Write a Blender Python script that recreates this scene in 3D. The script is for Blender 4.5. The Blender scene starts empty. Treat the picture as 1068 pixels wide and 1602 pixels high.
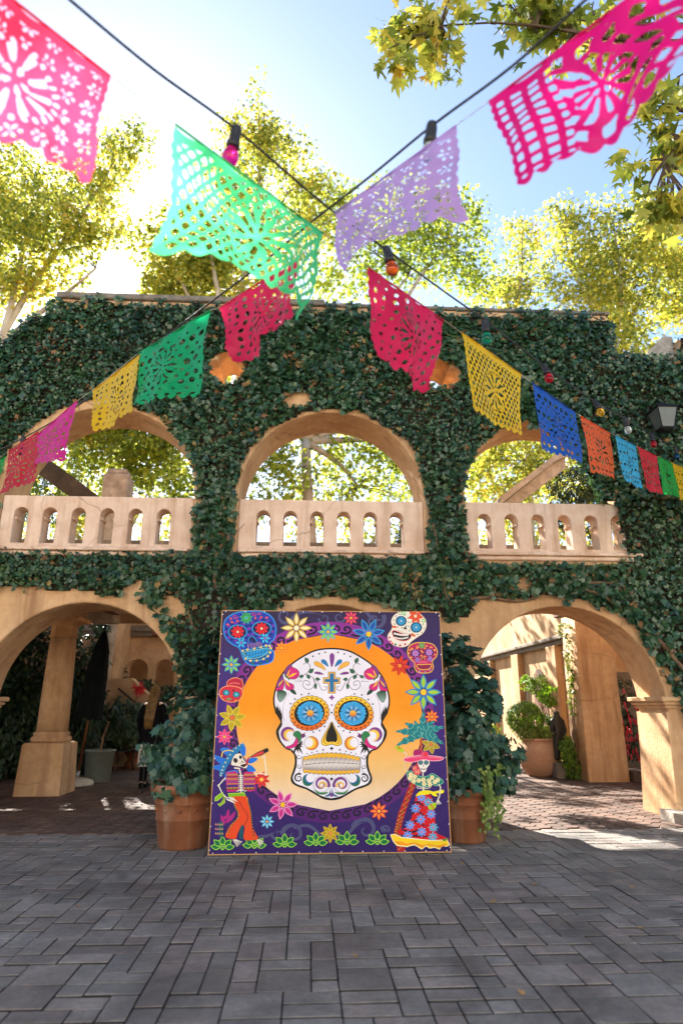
import bpy, math, random
import numpy as np
from mathutils import Vector, Matrix, noise
R = math.radians
random.seed(7)
rng = np.random.default_rng(7)
scene = bpy.context.scene
COL = scene.collection

# ------------------------------------------------------------------ camera, sky, sun, exposure
CAM_H, PITCH, AZ = 1.47, R(16.7), R(3.0)
cam_data = bpy.data.cameras.new('camera')
cam = bpy.data.objects.new('camera', cam_data); COL.objects.link(cam)
cam.location = (0, 0, CAM_H)
cam.rotation_euler = (R(90) + PITCH, 0, -AZ)
cam_data.sensor_fit = 'VERTICAL'; cam_data.sensor_height = 36.0; cam_data.sensor_width = 24.0
cam_data.lens = 36.0 * 1000 / 1602
cam_data.clip_start = 0.05; cam_data.clip_end = 3000
cam_data.dof.use_dof = True; cam_data.dof.focus_distance = 7.6; cam_data.dof.aperture_fstop = 1.2
scene.camera = cam

SUN_EL, SUN_AZ = R(34.8), R(-19.3)          # azimuth measured from +Y towards +X
world = bpy.data.worlds.new('World'); scene.world = world; world.use_nodes = True
wn = world.node_tree; wn.nodes.clear()
sky = wn.nodes.new('ShaderNodeTexSky'); sky.sky_type = 'NISHITA'; sky.sun_disc = False
sky.sun_elevation = SUN_EL; sky.sun_rotation = SUN_AZ
sky.air_density = 1.0; sky.dust_density = 0.5; sky.ozone_density = 0.6; sky.altitude = 300
bg = wn.nodes.new('ShaderNodeBackground'); bg.inputs['Strength'].default_value = 0.062
wo = wn.nodes.new('ShaderNodeOutputWorld')
wn.links.new(sky.outputs[0], bg.inputs[0]); wn.links.new(bg.outputs[0], wo.inputs[0])

sun_data = bpy.data.lights.new('sun', 'SUN'); sun_data.energy = 5.0; sun_data.angle = R(0.5)
sun_data.color = (1.0, 0.94, 0.85)
sun = bpy.data.objects.new('sun', sun_data); COL.objects.link(sun)
to_sun = Vector((math.sin(SUN_AZ) * math.cos(SUN_EL), math.cos(SUN_AZ) * math.cos(SUN_EL), math.sin(SUN_EL)))
sun.rotation_euler = to_sun.to_track_quat('Z', 'Y').to_euler()
sun.location = to_sun * 60

scene.view_settings.view_transform = 'Standard'; scene.view_settings.look = 'None'
scene.view_settings.gamma = 1; scene.view_settings.use_curve_mapping = False
scene.view_settings.exposure = 2.38
scene.render.engine = 'CYCLES'
cy = scene.cycles
cy.max_bounces = 7; cy.diffuse_bounces = 4; cy.glossy_bounces = 2; cy.transmission_bounces = 5
cy.transparent_max_bounces = 8; cy.caustics_reflective = False; cy.caustics_refractive = False
cy.use_denoising = True; cy.sample_clamp_indirect = 6.0

# ------------------------------------------------------------------ helpers
def ray(px, py):
    """direction through a point of the survey photograph (1068 x 1602)"""
    x = (px - 534) / 1000.0; y = (801 - py) / 1000.0
    h = math.cos(PITCH) - y * math.sin(PITCH); v = math.sin(PITCH) + y * math.cos(PITCH)
    return Vector((x * math.cos(AZ) + h * math.sin(AZ), -x * math.sin(AZ) + h * math.cos(AZ), v))
EYE = Vector((0, 0, CAM_H))
def at(px, py, Y):
    d = ray(px, py); return EYE + d * (Y / d.y)
def on_plane(px, py, p0, n):
    d = ray(px, py); return EYE + d * ((p0 - EYE).dot(n) / d.dot(n))

def srgb(h):
    h = h.lstrip('#'); o = []
    for i in (0, 2, 4):
        c = int(h[i:i + 2], 16) / 255.0
        o.append(c / 12.92 if c <= 0.04045 else ((c + 0.055) / 1.055) ** 2.4)
    return tuple(o)

class MB:
    """collects faces for ONE mesh object (world coordinates)"""
    def __init__(s): s.v = []; s.f = []; s.c = []; s.m = []; s.mi = 0
    def face(s, pts, col=None):
        i = len(s.v); s.v.extend([tuple(p) for p in pts]); s.f.append(tuple(range(i, i + len(pts)))); s.c.append(col); s.m.append(s.mi)
    def idx(s, vs, fs, col=None):
        i = len(s.v); s.v.extend([tuple(p) for p in vs])
        for f in fs: s.f.append(tuple(i + k for k in f)); s.c.append(col); s.m.append(s.mi)
    def box(s, x0, x1, y0, y1, z0, z1, b=0.0, M=None):
        if b <= 0:
            vs = [(x, y, z) for z in (z0, z1) for y in (y0, y1) for x in (x0, x1)]
            fs = [(0, 2, 3, 1), (4, 5, 7, 6), (0, 1, 5, 4), (2, 6, 7, 3), (0, 4, 6, 2), (1, 3, 7, 5)]
        else:                                   # bevelled box
            b = min(b, (x1 - x0) / 2.01, (y1 - y0) / 2.01, (z1 - z0) / 2.01)
            ring = lambda z, e: [(x0 + e, y0 + b, z), (x0 + b, y0 + e, z), (x1 - b, y0 + e, z), (x1 - e, y0 + b, z),
                                 (x1 - e, y1 - b, z), (x1 - b, y1 - e, z), (x0 + b, y1 - e, z), (x0 + e, y1 - b, z)]
            vs = ring(z0, b) + ring(z0 + b, 0) + ring(z1 - b, 0) + ring(z1, b)
            fs = [tuple(range(7, -1, -1)), tuple(range(24, 32))]
            for r in range(3):
                for k in range(8):
                    k2 = (k + 1) % 8
                    fs.append((r * 8 + k, r * 8 + k2, r * 8 + 8 + k2, r * 8 + 8 + k))
        if M is not None: vs = [tuple(M @ Vector(p)) for p in vs]
        s.idx(vs, fs)
    def tube(s, pts, rad, seg=6, cap=True):
        pts = [Vector(p) for p in pts]; n = len(pts)
        rad = rad if isinstance(rad, (list, tuple)) else [rad] * n
        vs = []; fs = []; up = None
        for i, p in enumerate(pts):
            t = (pts[min(i + 1, n - 1)] - pts[max(i - 1, 0)]).normalized()
            if up is None:
                up = Vector((0, 0, 1)) if abs(t.z) < 0.9 else Vector((1, 0, 0))
            a = t.cross(up).normalized(); b = a.cross(t).normalized(); up = b
            for k in range(seg):
                w = 2 * math.pi * k / seg
                vs.append(p + a * (rad[i] * math.cos(w)) + b * (rad[i] * math.sin(w)))
        for i in range(n - 1):
            for k in range(seg):
                k2 = (k + 1) % seg
                fs.append((i * seg + k, i * seg + k2, (i + 1) * seg + k2, (i + 1) * seg + k))
        if cap: fs.append(tuple(range(seg - 1, -1, -1))); fs.append(tuple(range((n - 1) * seg, n * seg)))
        s.idx(vs, fs)
    def lathe(s, prof, c, seg=24, M=None, wob=0.0):
        vs = []; fs = []; n = len(prof)
        for r, z in prof:
            for k in range(seg):
                w = 2 * math.pi * k / seg; rr = r * (1 + wob * math.sin(3 * w + 7 * z))
                p = Vector((rr * math.cos(w), rr * math.sin(w), z))
                vs.append((M @ p if M is not None else p) + Vector(c))
        for i in range(n - 1):
            for k in range(seg):
                k2 = (k + 1) % seg
                fs.append((i * seg + k, i * seg + k2, (i + 1) * seg + k2, (i + 1) * seg + k))
        if prof[0][0] > 1e-4: fs.append(tuple(range(seg - 1, -1, -1)))
        if prof[-1][0] > 1e-4: fs.append(tuple(range((n - 1) * seg, n * seg)))
        s.idx(vs, fs)
    def prism(s, poly, f0, f1):
        """2D polygon (counter-clockwise) mapped by f0 (front) and f1 (back)"""
        n = len(poly); vs = [f0(*p) for p in poly] + [f1(*p) for p in poly]
        fs = [tuple(range(n)), tuple(range(2 * n - 1, n - 1, -1))]
        for k in range(n): fs.append((k, n + k, n + (k + 1) % n, (k + 1) % n))
        s.idx(vs, fs)
    def ball(s, c, r, seg=10, rings=6, sq=(1, 1, 1)):
        prof = [(max(1e-5, math.sin(math.pi * i / rings)) * 1.0, -math.cos(math.pi * i / rings)) for i in range(rings + 1)]
        M = Matrix.Diagonal((r * sq[0], r * sq[1], r * sq[2]))
        s.lathe(prof, c, seg, M)
    def build(s, name, mat, parent=None, smooth=False, kind=None, colattr=False, loc=None):
        me = bpy.data.meshes.new(name)
        off = Vector(parent_world(parent)) if parent is not None else (Vector(loc) if loc is not None else Vector((0, 0, 0)))
        me.from_pydata([tuple(Vector(p) - off) for p in s.v], [], s.f)
        mats = mat if isinstance(mat, (list, tuple)) else [mat]
        for m in mats: me.materials.append(m)
        if len(mats) > 1: me.polygons.foreach_set('material_index', s.m)
        if smooth: me.polygons.foreach_set('use_smooth', [True] * len(me.polygons))
        if colattr:
            a = me.color_attributes.new('paint', 'FLOAT_COLOR', 'CORNER'); buf = []
            for f, c in zip(s.f, s.c):
                cc = c or (1, 1, 1)
                if isinstance(cc[0], (tuple, list)):
                    for q in cc: buf.extend((q[0], q[1], q[2], 1))
                else: buf.extend((cc[0], cc[1], cc[2], 1) * len(f))
            a.data.foreach_set('color', buf)
        me.update()
        return link(name, me, parent, kind, loc)

def parent_world(p):
    v = Vector((0, 0, 0))
    while p is not None: v = v + p.location; p = p.parent
    return v
def link(name, me, parent=None, kind=None, loc=None):
    o = bpy.data.objects.new(name, me); COL.objects.link(o)
    if parent is not None: o.parent = parent
    elif loc is not None: o.location = loc
    if kind: o['kind'] = kind
    return o
def tag(o, label, cat, group=None):
    o['label'] = label; o['category'] = cat
    if group: o['group'] = group
    return o
def thing(name, label, cat, loc, group=None):
    o = bpy.data.objects.new(name, None); COL.objects.link(o); o.location = loc
    o.empty_display_size = 0.1
    return tag(o, label, cat, group)
def structure(o): o['kind'] = 'structure'; return o

def slab(name, outer, holes, y0, y1, mat, parent=None, bevel=0.015, res=2):
    """wall slab in the XZ plane between y0 and y1 with openings (real holes, rounded arrises)"""
    cu = bpy.data.curves.new('outline', 'CURVE'); cu.dimensions = '2D'; cu.fill_mode = 'BOTH'
    cu.extrude = (y1 - y0) / 2 - bevel; cu.bevel_depth = bevel; cu.bevel_resolution = res; cu.offset = -bevel
    for poly in [outer] + holes:
        sp = cu.splines.new('POLY'); sp.points.add(len(poly) - 1)
        for p, q in zip(sp.points, poly): p.co = (q[0], q[1], 0, 1)
        sp.use_cyclic_u = True
    ob = bpy.data.objects.new('outline', cu); COL.objects.link(ob)
    dg = bpy.context.evaluated_depsgraph_get()
    me = bpy.data.meshes.new_from_object(ob.evaluated_get(dg))
    bpy.data.objects.remove(ob); bpy.data.curves.remove(cu)
    off = parent_world(parent) if parent is not None else Vector((0, 0, 0))
    me.transform(Matrix.Translation(Vector((0, (y0 + y1) / 2, 0)) - off) @ Matrix.Rotation(R(90), 4, 'X'))
    me.name = name; me.materials.clear(); me.materials.append(mat)
    return link(name, me, parent)

# ------------------------------------------------------------------ materials
def nt(name):
    m = bpy.data.materials.new(name); m.use_nodes = True; t = m.node_tree
    b = t.nodes['Principled BSDF']; return m, t, b, t.nodes['Material Output']
def N(t, kind, **kw):
    n = t.nodes.new(kind)
    for k, v in kw.items():
        if k in n.inputs: n.inputs[k].default_value = v
        else: setattr(n, k, v)
    return n
def ramp(t, fac, stops):
    r = t.nodes.new('ShaderNodeValToRGB'); e = r.color_ramp.elements
    while len(e) < len(stops): e.new(0.5)
    for q, (p, c) in zip(e, stops): q.position = p; q.color = (c[0], c[1], c[2], 1)
    t.links.new(fac, r.inputs[0]); return r.outputs[0]
def mixc(t, fac, a, b, mode='MIX'):
    m = t.nodes.new('ShaderNodeMix'); m.data_type = 'RGBA'; m.blend_type = mode
    for s, v in ((0, fac), (6, a), (7, b)):
        if hasattr(v, 'is_linked') or hasattr(v, 'links'): t.links.new(v, m.inputs[s])
        elif s == 0: m.inputs[0].default_value = v
        else: m.inputs[s].default_value = (v[0], v[1], v[2], 1)
    return m.outputs[2]
def texture(t, scale, detail=4, rough=0.55, space='Object', dist=0.0):
    n = N(t, 'ShaderNodeTexNoise', Scale=scale, Detail=detail, Roughness=rough, Distortion=dist)
    if space == 'World': src = t.nodes.new('ShaderNodeNewGeometry').outputs['Position']
    elif space == 'Streak':
        mp = t.nodes.new('ShaderNodeMapping'); mp.inputs['Scale'].default_value = (1.6, 1.6, 0.16)
        t.links.new(t.nodes.new('ShaderNodeNewGeometry').outputs['Position'], mp.inputs[0]); src = mp.outputs[0]
    else: src = t.nodes.new('ShaderNodeTexCoord').outputs[space]
    t.links.new(src, n.inputs['Vector']); return n.outputs[0]
def bump(t, b, h, strength, dist=0.02):
    n = N(t, 'ShaderNodeBump', Strength=strength, Distance=dist)
    t.links.new(h, n.inputs['Height']); t.links.new(n.outputs[0], b.inputs['Normal'])
def surf(name, stops, scale=3.0, rough=0.85, bstr=0.4, bscale=40, bdist=0.01, fine=None, rand=0.0, island=0.0, spec=0.3, detail=6, metal=0.0, space='Object', streak=None, stain=None, crack=False):
    """rough procedural surface: colour noise, speckle, relief, piece-to-piece variation"""
    m, t, b, o = nt(name)
    c = ramp(t, texture(t, scale, detail, 0.6, space), stops)
    if streak is not None: c = mixc(t, ramp(t, texture(t, streak[0], 6, 0.65, 'Streak'), [(0.48, (0, 0, 0)), (0.72, (streak[2],) * 3)]), c, streak[1])
    if stain is not None: c = mixc(t, ramp(t, texture(t, stain[0], 7, 0.62, 'World', 0.6), [(0.5, (0, 0, 0)), (0.66, (stain[2],) * 3)]), c, stain[1])
    if crack:
        vo = N(t, 'ShaderNodeTexVoronoi', feature='DISTANCE_TO_EDGE', Scale=0.9)
        ps = t.nodes.new('ShaderNodeNewGeometry').outputs['Position']; ad = N(t, 'ShaderNodeMix', data_type='VECTOR')
        nn = N(t, 'ShaderNodeTexNoise', Scale=2.5, Detail=5); t.links.new(ps, nn.inputs['Vector'])
        ad.inputs[0].default_value = 0.22; t.links.new(ps, ad.inputs[4]); t.links.new(nn.outputs['Color'], ad.inputs[5]); t.links.new(ad.outputs[1], vo.inputs['Vector'])
        ln = ramp(t, vo.outputs['Distance'], [(0.0, (0.55,) * 3), (0.008, (0, 0, 0))])
        ms_ = ramp(t, texture(t, 0.7, 3, 0.5, 'World'), [(0.5, (0, 0, 0)), (0.58, (1, 1, 1))])
        c = mixc(t, mixc(t, 1.0, ln, ms_, 'MULTIPLY'), c, srgb('5a4230'))
    if fine is not None:
        f = ramp(t, texture(t, fine[0], 3, 0.7, space), [(0.35, (0, 0, 0)), (0.72, (1, 1, 1))])
        c = mixc(t, f, c, fine[1]) if len(fine) < 3 else mixc(t, fine[2], c, mixc(t, f, c, fine[1]))
    if rand or island:
        if rand: src = t.nodes.new('ShaderNodeObjectInfo').outputs['Random']
        else: src = t.nodes.new('ShaderNodeNewGeometry').outputs['Random Per Island']
        k = max(rand, island)
        v = N(t, 'ShaderNodeMapRange'); v.inputs[3].default_value = 1 - k; v.inputs[4].default_value = 1 + k
        t.links.new(src, v.inputs[0])
        hsv = t.nodes.new('ShaderNodeHueSaturation'); t.links.new(v.outputs[0], hsv.inputs['Value']); t.links.new(c, hsv.inputs['Color'])
        w = N(t, 'ShaderNodeMath', operation='FRACT'); w2 = N(t, 'ShaderNodeMath', operation='MULTIPLY'); w2.inputs[1].default_value = 7.31
        t.links.new(src, w2.inputs[0]); t.links.new(w2.outputs[0], w.inputs[0])
        c = mixc(t, 1.0, hsv.outputs[0], ramp(t, w.outputs[0], [(0.0, (0.96, 1.0, 1.02)), (0.5, (1, 1, 1)), (1.0, (1.05, 0.98, 0.97))]), 'MULTIPLY')
    t.links.new(c, b.inputs['Base Color'])
    b.inputs['Roughness'].default_value = rough; b.inputs['Specular IOR Level'].default_value = spec; b.inputs['Metallic'].default_value = metal
    if bstr: bump(t, b, texture(t, bscale, 5, 0.6, space), bstr, bdist)
    return m
def plain(name, col, rough=0.6, metal=0.0, spec=0.5):
    m, t, b, o = nt(name)
    c = ramp(t, texture(t, 9, 4, 0.6), [(0.3, [q * 0.82 for q in col]), (0.7, [q * 1.12 for q in col])])
    t.links.new(c, b.inputs['Base Color']); b.inputs['Roughness'].default_value = rough
    b.inputs['Metallic'].default_value = metal; b.inputs['Specular IOR Level'].default_value = spec
    return m
def leafy(name, stops, trans=0.4, rough=0.45, tint=(1.25, 1.2, 0.6), spec=0.4, nscale=0.8):
    """leaf: every leaf its own hue (random per island), light passes through"""
    m, t, b, o = nt(name)
    g = t.nodes.new('ShaderNodeNewGeometry').outputs['Random Per Island']
    nz = texture(t, nscale, 3, 0.5)
    a = N(t, 'ShaderNodeMath', operation='MULTIPLY_ADD'); a.inputs[1].default_value = 0.62; a.inputs[2].default_value = -0.12
    t.links.new(g, a.inputs[0])
    a2 = N(t, 'ShaderNodeMath', operation='ADD'); t.links.new(a.outputs[0], a2.inputs[0])
    a3 = N(t, 'ShaderNodeMath', operation='MULTIPLY'); a3.inputs[1].default_value = 0.62; t.links.new(nz, a3.inputs[0]); t.links.new(a3.outputs[0], a2.inputs[1])
    c = ramp(t, a2.outputs[0], stops)
    t.links.new(c, b.inputs['Base Color']); b.inputs['Roughness'].default_value = rough; b.inputs['Specular IOR Level'].default_value = spec
    tr = t.nodes.new('ShaderNodeBsdfTranslucent')
    t.links.new(mixc(t, 1.0, c, tint, 'MULTIPLY'), tr.inputs['Color'])
    ms = t.nodes.new('ShaderNodeMixShader'); ms.inputs[0].default_value = trans
    t.links.new(b.outputs[0], ms.inputs[1]); t.links.new(tr.outputs[0], ms.inputs[2]); t.links.new(ms.outputs[0], o.inputs['Surface'])
    return m

M_plaster = surf('plaster_ochre', [(0.25, srgb('bd9368')), (0.5, srgb('d2aa7e')), (0.75, srgb('dfbb93'))], 1.6, 0.92, 0.55, 22, 0.014, (7.0, srgb('a87c58'), 0.45), crack=True, streak=(2.2, srgb('80593a'), 0.75), stain=(1.1, srgb('b98a5c'), 0.5))
M_plaster_pale = surf('plaster_pale', [(0.25, srgb('d8b498')), (0.5, srgb('e6c8ae')), (0.8, srgb('efd6c0'))], 1.3, 0.92, 0.3, 30, 0.01, (5.0, srgb('c08a62'), 0.35), streak=(3.0, srgb('a67a58'), 0.7), crack=True)
M_plaster_old = surf('plaster_weathered', [(0.3, srgb('b08a62')), (0.55, srgb('d0aa82')), (0.75, srgb('ddbd98'))], 0.9, 0.93, 0.35, 22, 0.012, (2.2, srgb('6f5a44'), 0.45))
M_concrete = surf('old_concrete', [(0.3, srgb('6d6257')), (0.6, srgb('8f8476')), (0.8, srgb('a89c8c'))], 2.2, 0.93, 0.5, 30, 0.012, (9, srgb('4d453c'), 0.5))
M_darkstone = surf('lichened_stone', [(0.3, srgb('332d26')), (0.6, srgb('4b4339')), (0.8, srgb('635a4d'))], 3, 0.95, 0.5, 30, 0.012)
M_stone = surf('grey_stone', [(0.3, srgb('857b70')), (0.6, srgb('b3a99c')), (0.8, srgb('c9c0b2'))], 4, 0.9, 0.5, 25, 0.02, (14, srgb('6a6158'), 0.4))
M_terra = surf('terracotta', [(0.25, srgb('653a22')), (0.55, srgb('855033')), (0.8, srgb('9a6446'))], 3.2, 0.85, 0.25, 40, 0.006, (6, srgb('6f4a34'), 0.45), streak=(3.5, srgb('b39c86'), 0.5))
M_terra_pale = surf('terracotta_pale', [(0.25, srgb('a07a5c')), (0.55, srgb('bf967a')), (0.8, srgb('d2b096'))], 3.2, 0.9, 0.3, 40, 0.008, (6, srgb('8f6a50'), 0.45))
M_paver = surf('paver_stone', [(0.25, srgb('66605a')), (0.5, srgb('7f776f')), (0.78, srgb('978e85'))], 3.5, 0.75, 0.8, 45, 0.006, (22, srgb('504a46'), 0.5), rand=0.2, spec=0.35, space='World', stain=(1.0, srgb('413b37'), 0.75))
M_paver_mass = surf('paver_stone_far', [(0.25, srgb('66605a')), (0.5, srgb('7f776f')), (0.78, srgb('978e85'))], 3.5, 0.75, 0.8, 45, 0.006, (22, srgb('504a46'), 0.5), island=0.2, spec=0.35, space='World', stain=(1.0, srgb('413b37'), 0.75))
M_mortar = surf('pale_mortar', [(0.3, srgb('80715f')), (0.7, srgb('9c8c7a'))], 12, 0.95, 0.5, 90, 0.004)
M_darkbark = surf('dark_bark', [(0.3, srgb('3a2e24')), (0.7, srgb('5e4c3c'))], 8, 0.9, 0.4, 30, 0.01)
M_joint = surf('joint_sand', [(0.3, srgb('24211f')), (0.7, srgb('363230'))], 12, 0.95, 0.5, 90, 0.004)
M_hex = surf('clay_hex_tile', [(0.25, srgb('4c392f')), (0.5, srgb('614a3e')), (0.78, srgb('776050'))], 2.6, 0.8, 0.3, 45, 0.004, (9, srgb('3e2f28'), 0.4), rand=0.22, space='World', stain=(0.9, srgb('3a2d26'), 0.6))
M_hex_mass = surf('clay_hex_tile_far', [(0.25, srgb('4c392f')), (0.5, srgb('614a3e')), (0.78, srgb('776050'))], 2.6, 0.8, 0.3, 45, 0.004, (9, srgb('3e2f28'), 0.4), island=0.22, space='World', stain=(0.9, srgb('3a2d26'), 0.6))
M_bark = surf('sycamore_bark', [(0.3, srgb('7a6a58')), (0.5, srgb('b5a894')), (0.75, srgb('d6cdbc'))], 3.5, 0.9, 0.4, 20, 0.02, (7, srgb('8a7a66'), 0.5))
M_vine = surf('vine_stem', [(0.3, srgb('5c4634')), (0.7, srgb('8c7054'))], 6, 0.95, 0.6, 50, 0.01)
M_iron = plain('black_iron', (0.008, 0.008, 0.009), 0.6, 0, 0.25)
M_cable = plain('black_rubber', (0.012, 0.012, 0.013), 0.6)
M_twine = plain('pale_twine', srgb('b8b09c'), 0.8)
M_wood = plain('varnished_wood', srgb('6b3a1e'), 0.5)
M_soil = surf('potting_soil', [(0.3, srgb('2a2019')), (0.7, srgb('45362a'))], 20, 0.95, 0.6, 60, 0.02)

IVY = [(0.10, (0.007, 0.027, 0.013)), (0.34, (0.019, 0.060, 0.025)), (0.62, (0.042, 0.100, 0.036)), (0.78, (0.06, 0.125, 0.045)), (0.95, (0.11, 0.14, 0.04))]
M_ivy = leafy('ivy_leaf', IVY, 0.16, 0.34, spec=0.6)
M_ivy_dry = leafy('ivy_leaf_dry', [(0.2, (0.16, 0.07, 0.03)), (0.5, (0.26, 0.13, 0.05)), (0.8, (0.33, 0.22, 0.07))], 0.2, 0.7)
M_bush = leafy('bush_leaf', [(0.1, (0.012, 0.036, 0.026)), (0.4, (0.022, 0.066, 0.044)), (0.7, (0.04, 0.10, 0.056)), (0.95, (0.09, 0.15, 0.06))], 0.18, 0.36, spec=0.45)
M_lime = leafy('variegated_leaf', [(0.2, (0.07, 0.14, 0.02)), (0.5, (0.15, 0.23, 0.035)), (0.85, (0.32, 0.36, 0.10))], 0.3, 0.5)
M_bright = leafy('fern_leaf', [(0.2, (0.05, 0.13, 0.015)), (0.5, (0.11, 0.22, 0.02)), (0.85, (0.22, 0.30, 0.03))], 0.45, 0.5)
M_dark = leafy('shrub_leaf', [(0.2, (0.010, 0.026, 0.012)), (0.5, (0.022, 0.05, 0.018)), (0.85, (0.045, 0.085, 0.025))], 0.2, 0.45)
M_syc = [leafy('sycamore_leaf', [(0.02, (0.06, 0.095, 0.02)), (0.25, (0.15, 0.20, 0.03)), (0.5, (0.35, 0.39, 0.07)), (0.74, (0.58, 0.51, 0.085)), (0.97, (0.52, 0.27, 0.04))], 0.6, 0.4, tint=(1.25, 1.2, 0.9), nscale=0.7),
         leafy('sycamore_leaf_green', [(0.02, (0.05, 0.09, 0.02)), (0.35, (0.15, 0.21, 0.035)), (0.65, (0.32, 0.40, 0.05)), (0.95, (0.56, 0.50, 0.055))], 0.6, 0.4, tint=(1.25, 1.2, 0.9), nscale=0.7)]

# ------------------------------------------------------------------ leaves
def leaf_template(rad, fold=0.12, curl=0.1):
    """rad: list of (angle from the tip in degrees, radius) for one half; returns verts, tris"""
    half = [(a, r) for a, r in rad]
    full = [(-a, r) for a, r in reversed(half) if 0 < a < 180] + [(a, r) for a, r in half]
    vs = [(0, 0.0, 0.0)]
    for a, r in full:
        x = r * math.sin(R(a)); y = r * math.cos(R(a))
        vs.append((x, y, -fold * abs(x) - curl * max(0, y) ** 2))
    n = len(full); fs = [(0, 1 + (k + 1) % n, 1 + k) for k in range(n)]
    v = np.array(vs); v[:, 1] += 0.25
    return v, np.array(fs)
L_IVY = leaf_template([(0, 0.72), (24, 0.44), (52, 0.62), (88, 0.38), (118, 0.50), (160, 0.30), (180, 0.20)], 0.18, 0.12)
L_SYC = leaf_template([(0, 0.86), (14, 0.55), (28, 0.34), (46, 0.70), (62, 0.46), (76, 0.30), (100, 0.56), (128, 0.26), (180, 0.16)], 0.22, 0.22)
L_OVAL = leaf_template([(0, 0.8), (20, 0.55), (60, 0.28), (120, 0.24), (180, 0.30)], 0.35, 0.25)
L_LONG = leaf_template([(0, 1.0), (6, 0.75), (25, 0.22), (90, 0.09), (165, 0.24), (180, 0.26)], 0.5, 0.45)

def scatter(name, tmpl, P, nrm, tip, size, mat, parent=None, kind='stuff', loc=None):
    """one mesh of many leaves; P, nrm, tip: (n,3) arrays"""
    tv, tf = tmpl; P = np.asarray(P, float); n = len(P)
    nrm = np.asarray(nrm, float); nrm = nrm / np.linalg.norm(nrm, axis=1, keepdims=True)
    tip = np.asarray(tip, float); tip = tip - nrm * np.sum(nrm * tip, axis=1, keepdims=True)
    tip = tip / (np.linalg.norm(tip, axis=1, keepdims=True) + 1e-9)
    side = np.cross(tip, nrm); size = np.asarray(size, float).reshape(n, 1, 1)
    wid = rng.uniform(0.8, 1.15, (n, 1, 1))
    V = P[:, None, :] + size * (tv[None, :, 0:1] * wid * side[:, None, :] + tv[None, :, 1:2] * tip[:, None, :] + tv[None, :, 2:3] * nrm[:, None, :] * rng.uniform(0.3, 1.8, (n, 1, 1)))
    k = len(tv); F = (tf[None, :, :] + (np.arange(n) * k)[:, None, None]).reshape(-1, 3)
    off = np.array(parent_world(parent)) if parent is not None else (np.array(loc) if loc is not None else np.zeros(3))
    V = V.reshape(-1, 3) - off
    me = bpy.data.meshes.new(name); me.vertices.add(len(V)); me.vertices.foreach_set('co', V.astype(np.float32).ravel())
    me.loops.add(F.size); me.loops.foreach_set('vertex_index', F.astype(np.int32).ravel())
    me.polygons.add(len(F)); me.polygons.foreach_set('loop_start', np.arange(0, F.size, 3, dtype=np.int32))
    me.polygons.foreach_set('loop_total', np.full(len(F), 3, dtype=np.int32))
    me.polygons.foreach_set('use_smooth', np.ones(len(F), dtype=bool))
    me.materials.append(mat); me.update(calc_edges=True); me.validate()
    return link(name, me, parent, kind, loc)

def rand_dirs(n):
    v = rng.normal(size=(n, 3)); return v / np.linalg.norm(v, axis=1, keepdims=True)
def leaf_frames(n, facing, spread, droop=0.8):
    """normals around `facing` with a spread, tips hanging down"""
    f = np.asarray(facing, float); f = np.broadcast_to(f, (n, 3))
    nr = f + rand_dirs(n) * spread
    tp = np.tile(np.array([0, 0, -droop]), (n, 1)) + rand_dirs(n) * 0.75
    return nr, tp
def cloud(blobs, density_clusters, per, cl_r, surface=0.0, gaps=True):
    """leaf clumps through ellipsoids (cx,cy,cz,rx,ry,rz[,weight]); returns P, clump centres"""
    C = []
    for b in blobs:
        c = np.array(b[:3]); r = np.array(b[3:6]); w = b[6] if len(b) > 6 else 1.0
        n = max(1, int(density_clusters * w * (r[0] * r[1] * r[2]) ** (2 / 3.0)))
        d = rand_dirs(n); q = rng.uniform(surface, 1, (n, 1)) ** (1 / 3.0)
        C.append(c + d * q * r)
    C = np.concatenate(C); m = len(C)
    if gaps: C = C[np.array([noise.noise(Vector(p) * 1.6) > -0.22 for p in C])]
    cnt = rng.integers(max(2, int(per * 0.5)), int(per * 1.5) + 1, len(C))
    P = np.repeat(C, cnt, axis=0); n = len(P)
    P = P + rand_dirs(n) * (rng.uniform(0, 1, (n, 1)) ** 0.6) * cl_r * np.array([1, 1, 0.75])
    return P, C

# ================================================================== GROUND
g = MB(); g.face([(-400, -400, -0.09), (400, -400, -0.09), (400, 900, -0.09), (-400, 900, -0.09)])
M_earth = surf('packed_earth', [(0.3, srgb('6b5a44')), (0.7, srgb('8a7658'))], 0.4, 0.95, 0.4, 10, 0.03)
structure(g.build('ground', M_earth))

EDGE = 8.42                                            # where the stone plaza meets the clay tiles
plaza = thing('plaza_paving', 'x', 'x', (0, 5.5, 0)); del plaza['label']; del plaza['category']; plaza['kind'] = 'structure'
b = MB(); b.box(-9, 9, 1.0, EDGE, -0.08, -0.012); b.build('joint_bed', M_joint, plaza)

def visible(x, y, m=40):
    d = Vector((x, y, 0)) - EYE
    f = Vector((math.sin(AZ), math.cos(AZ), 0)); r = Vector((math.cos(AZ), -math.sin(AZ), 0))
    h = d.dot(f); zc = h * math.cos(PITCH) + d.z * math.sin(PITCH); yc = -h * math.sin(PITCH) + d.z * math.cos(PITCH)
    if zc < 0.3: return False
    px = 534 + 1000 * d.dot(r) / zc; py = 801 - 1000 * yc / zc
    return -m < px < 1068 + m and -m < py < 1602 + m

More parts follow.
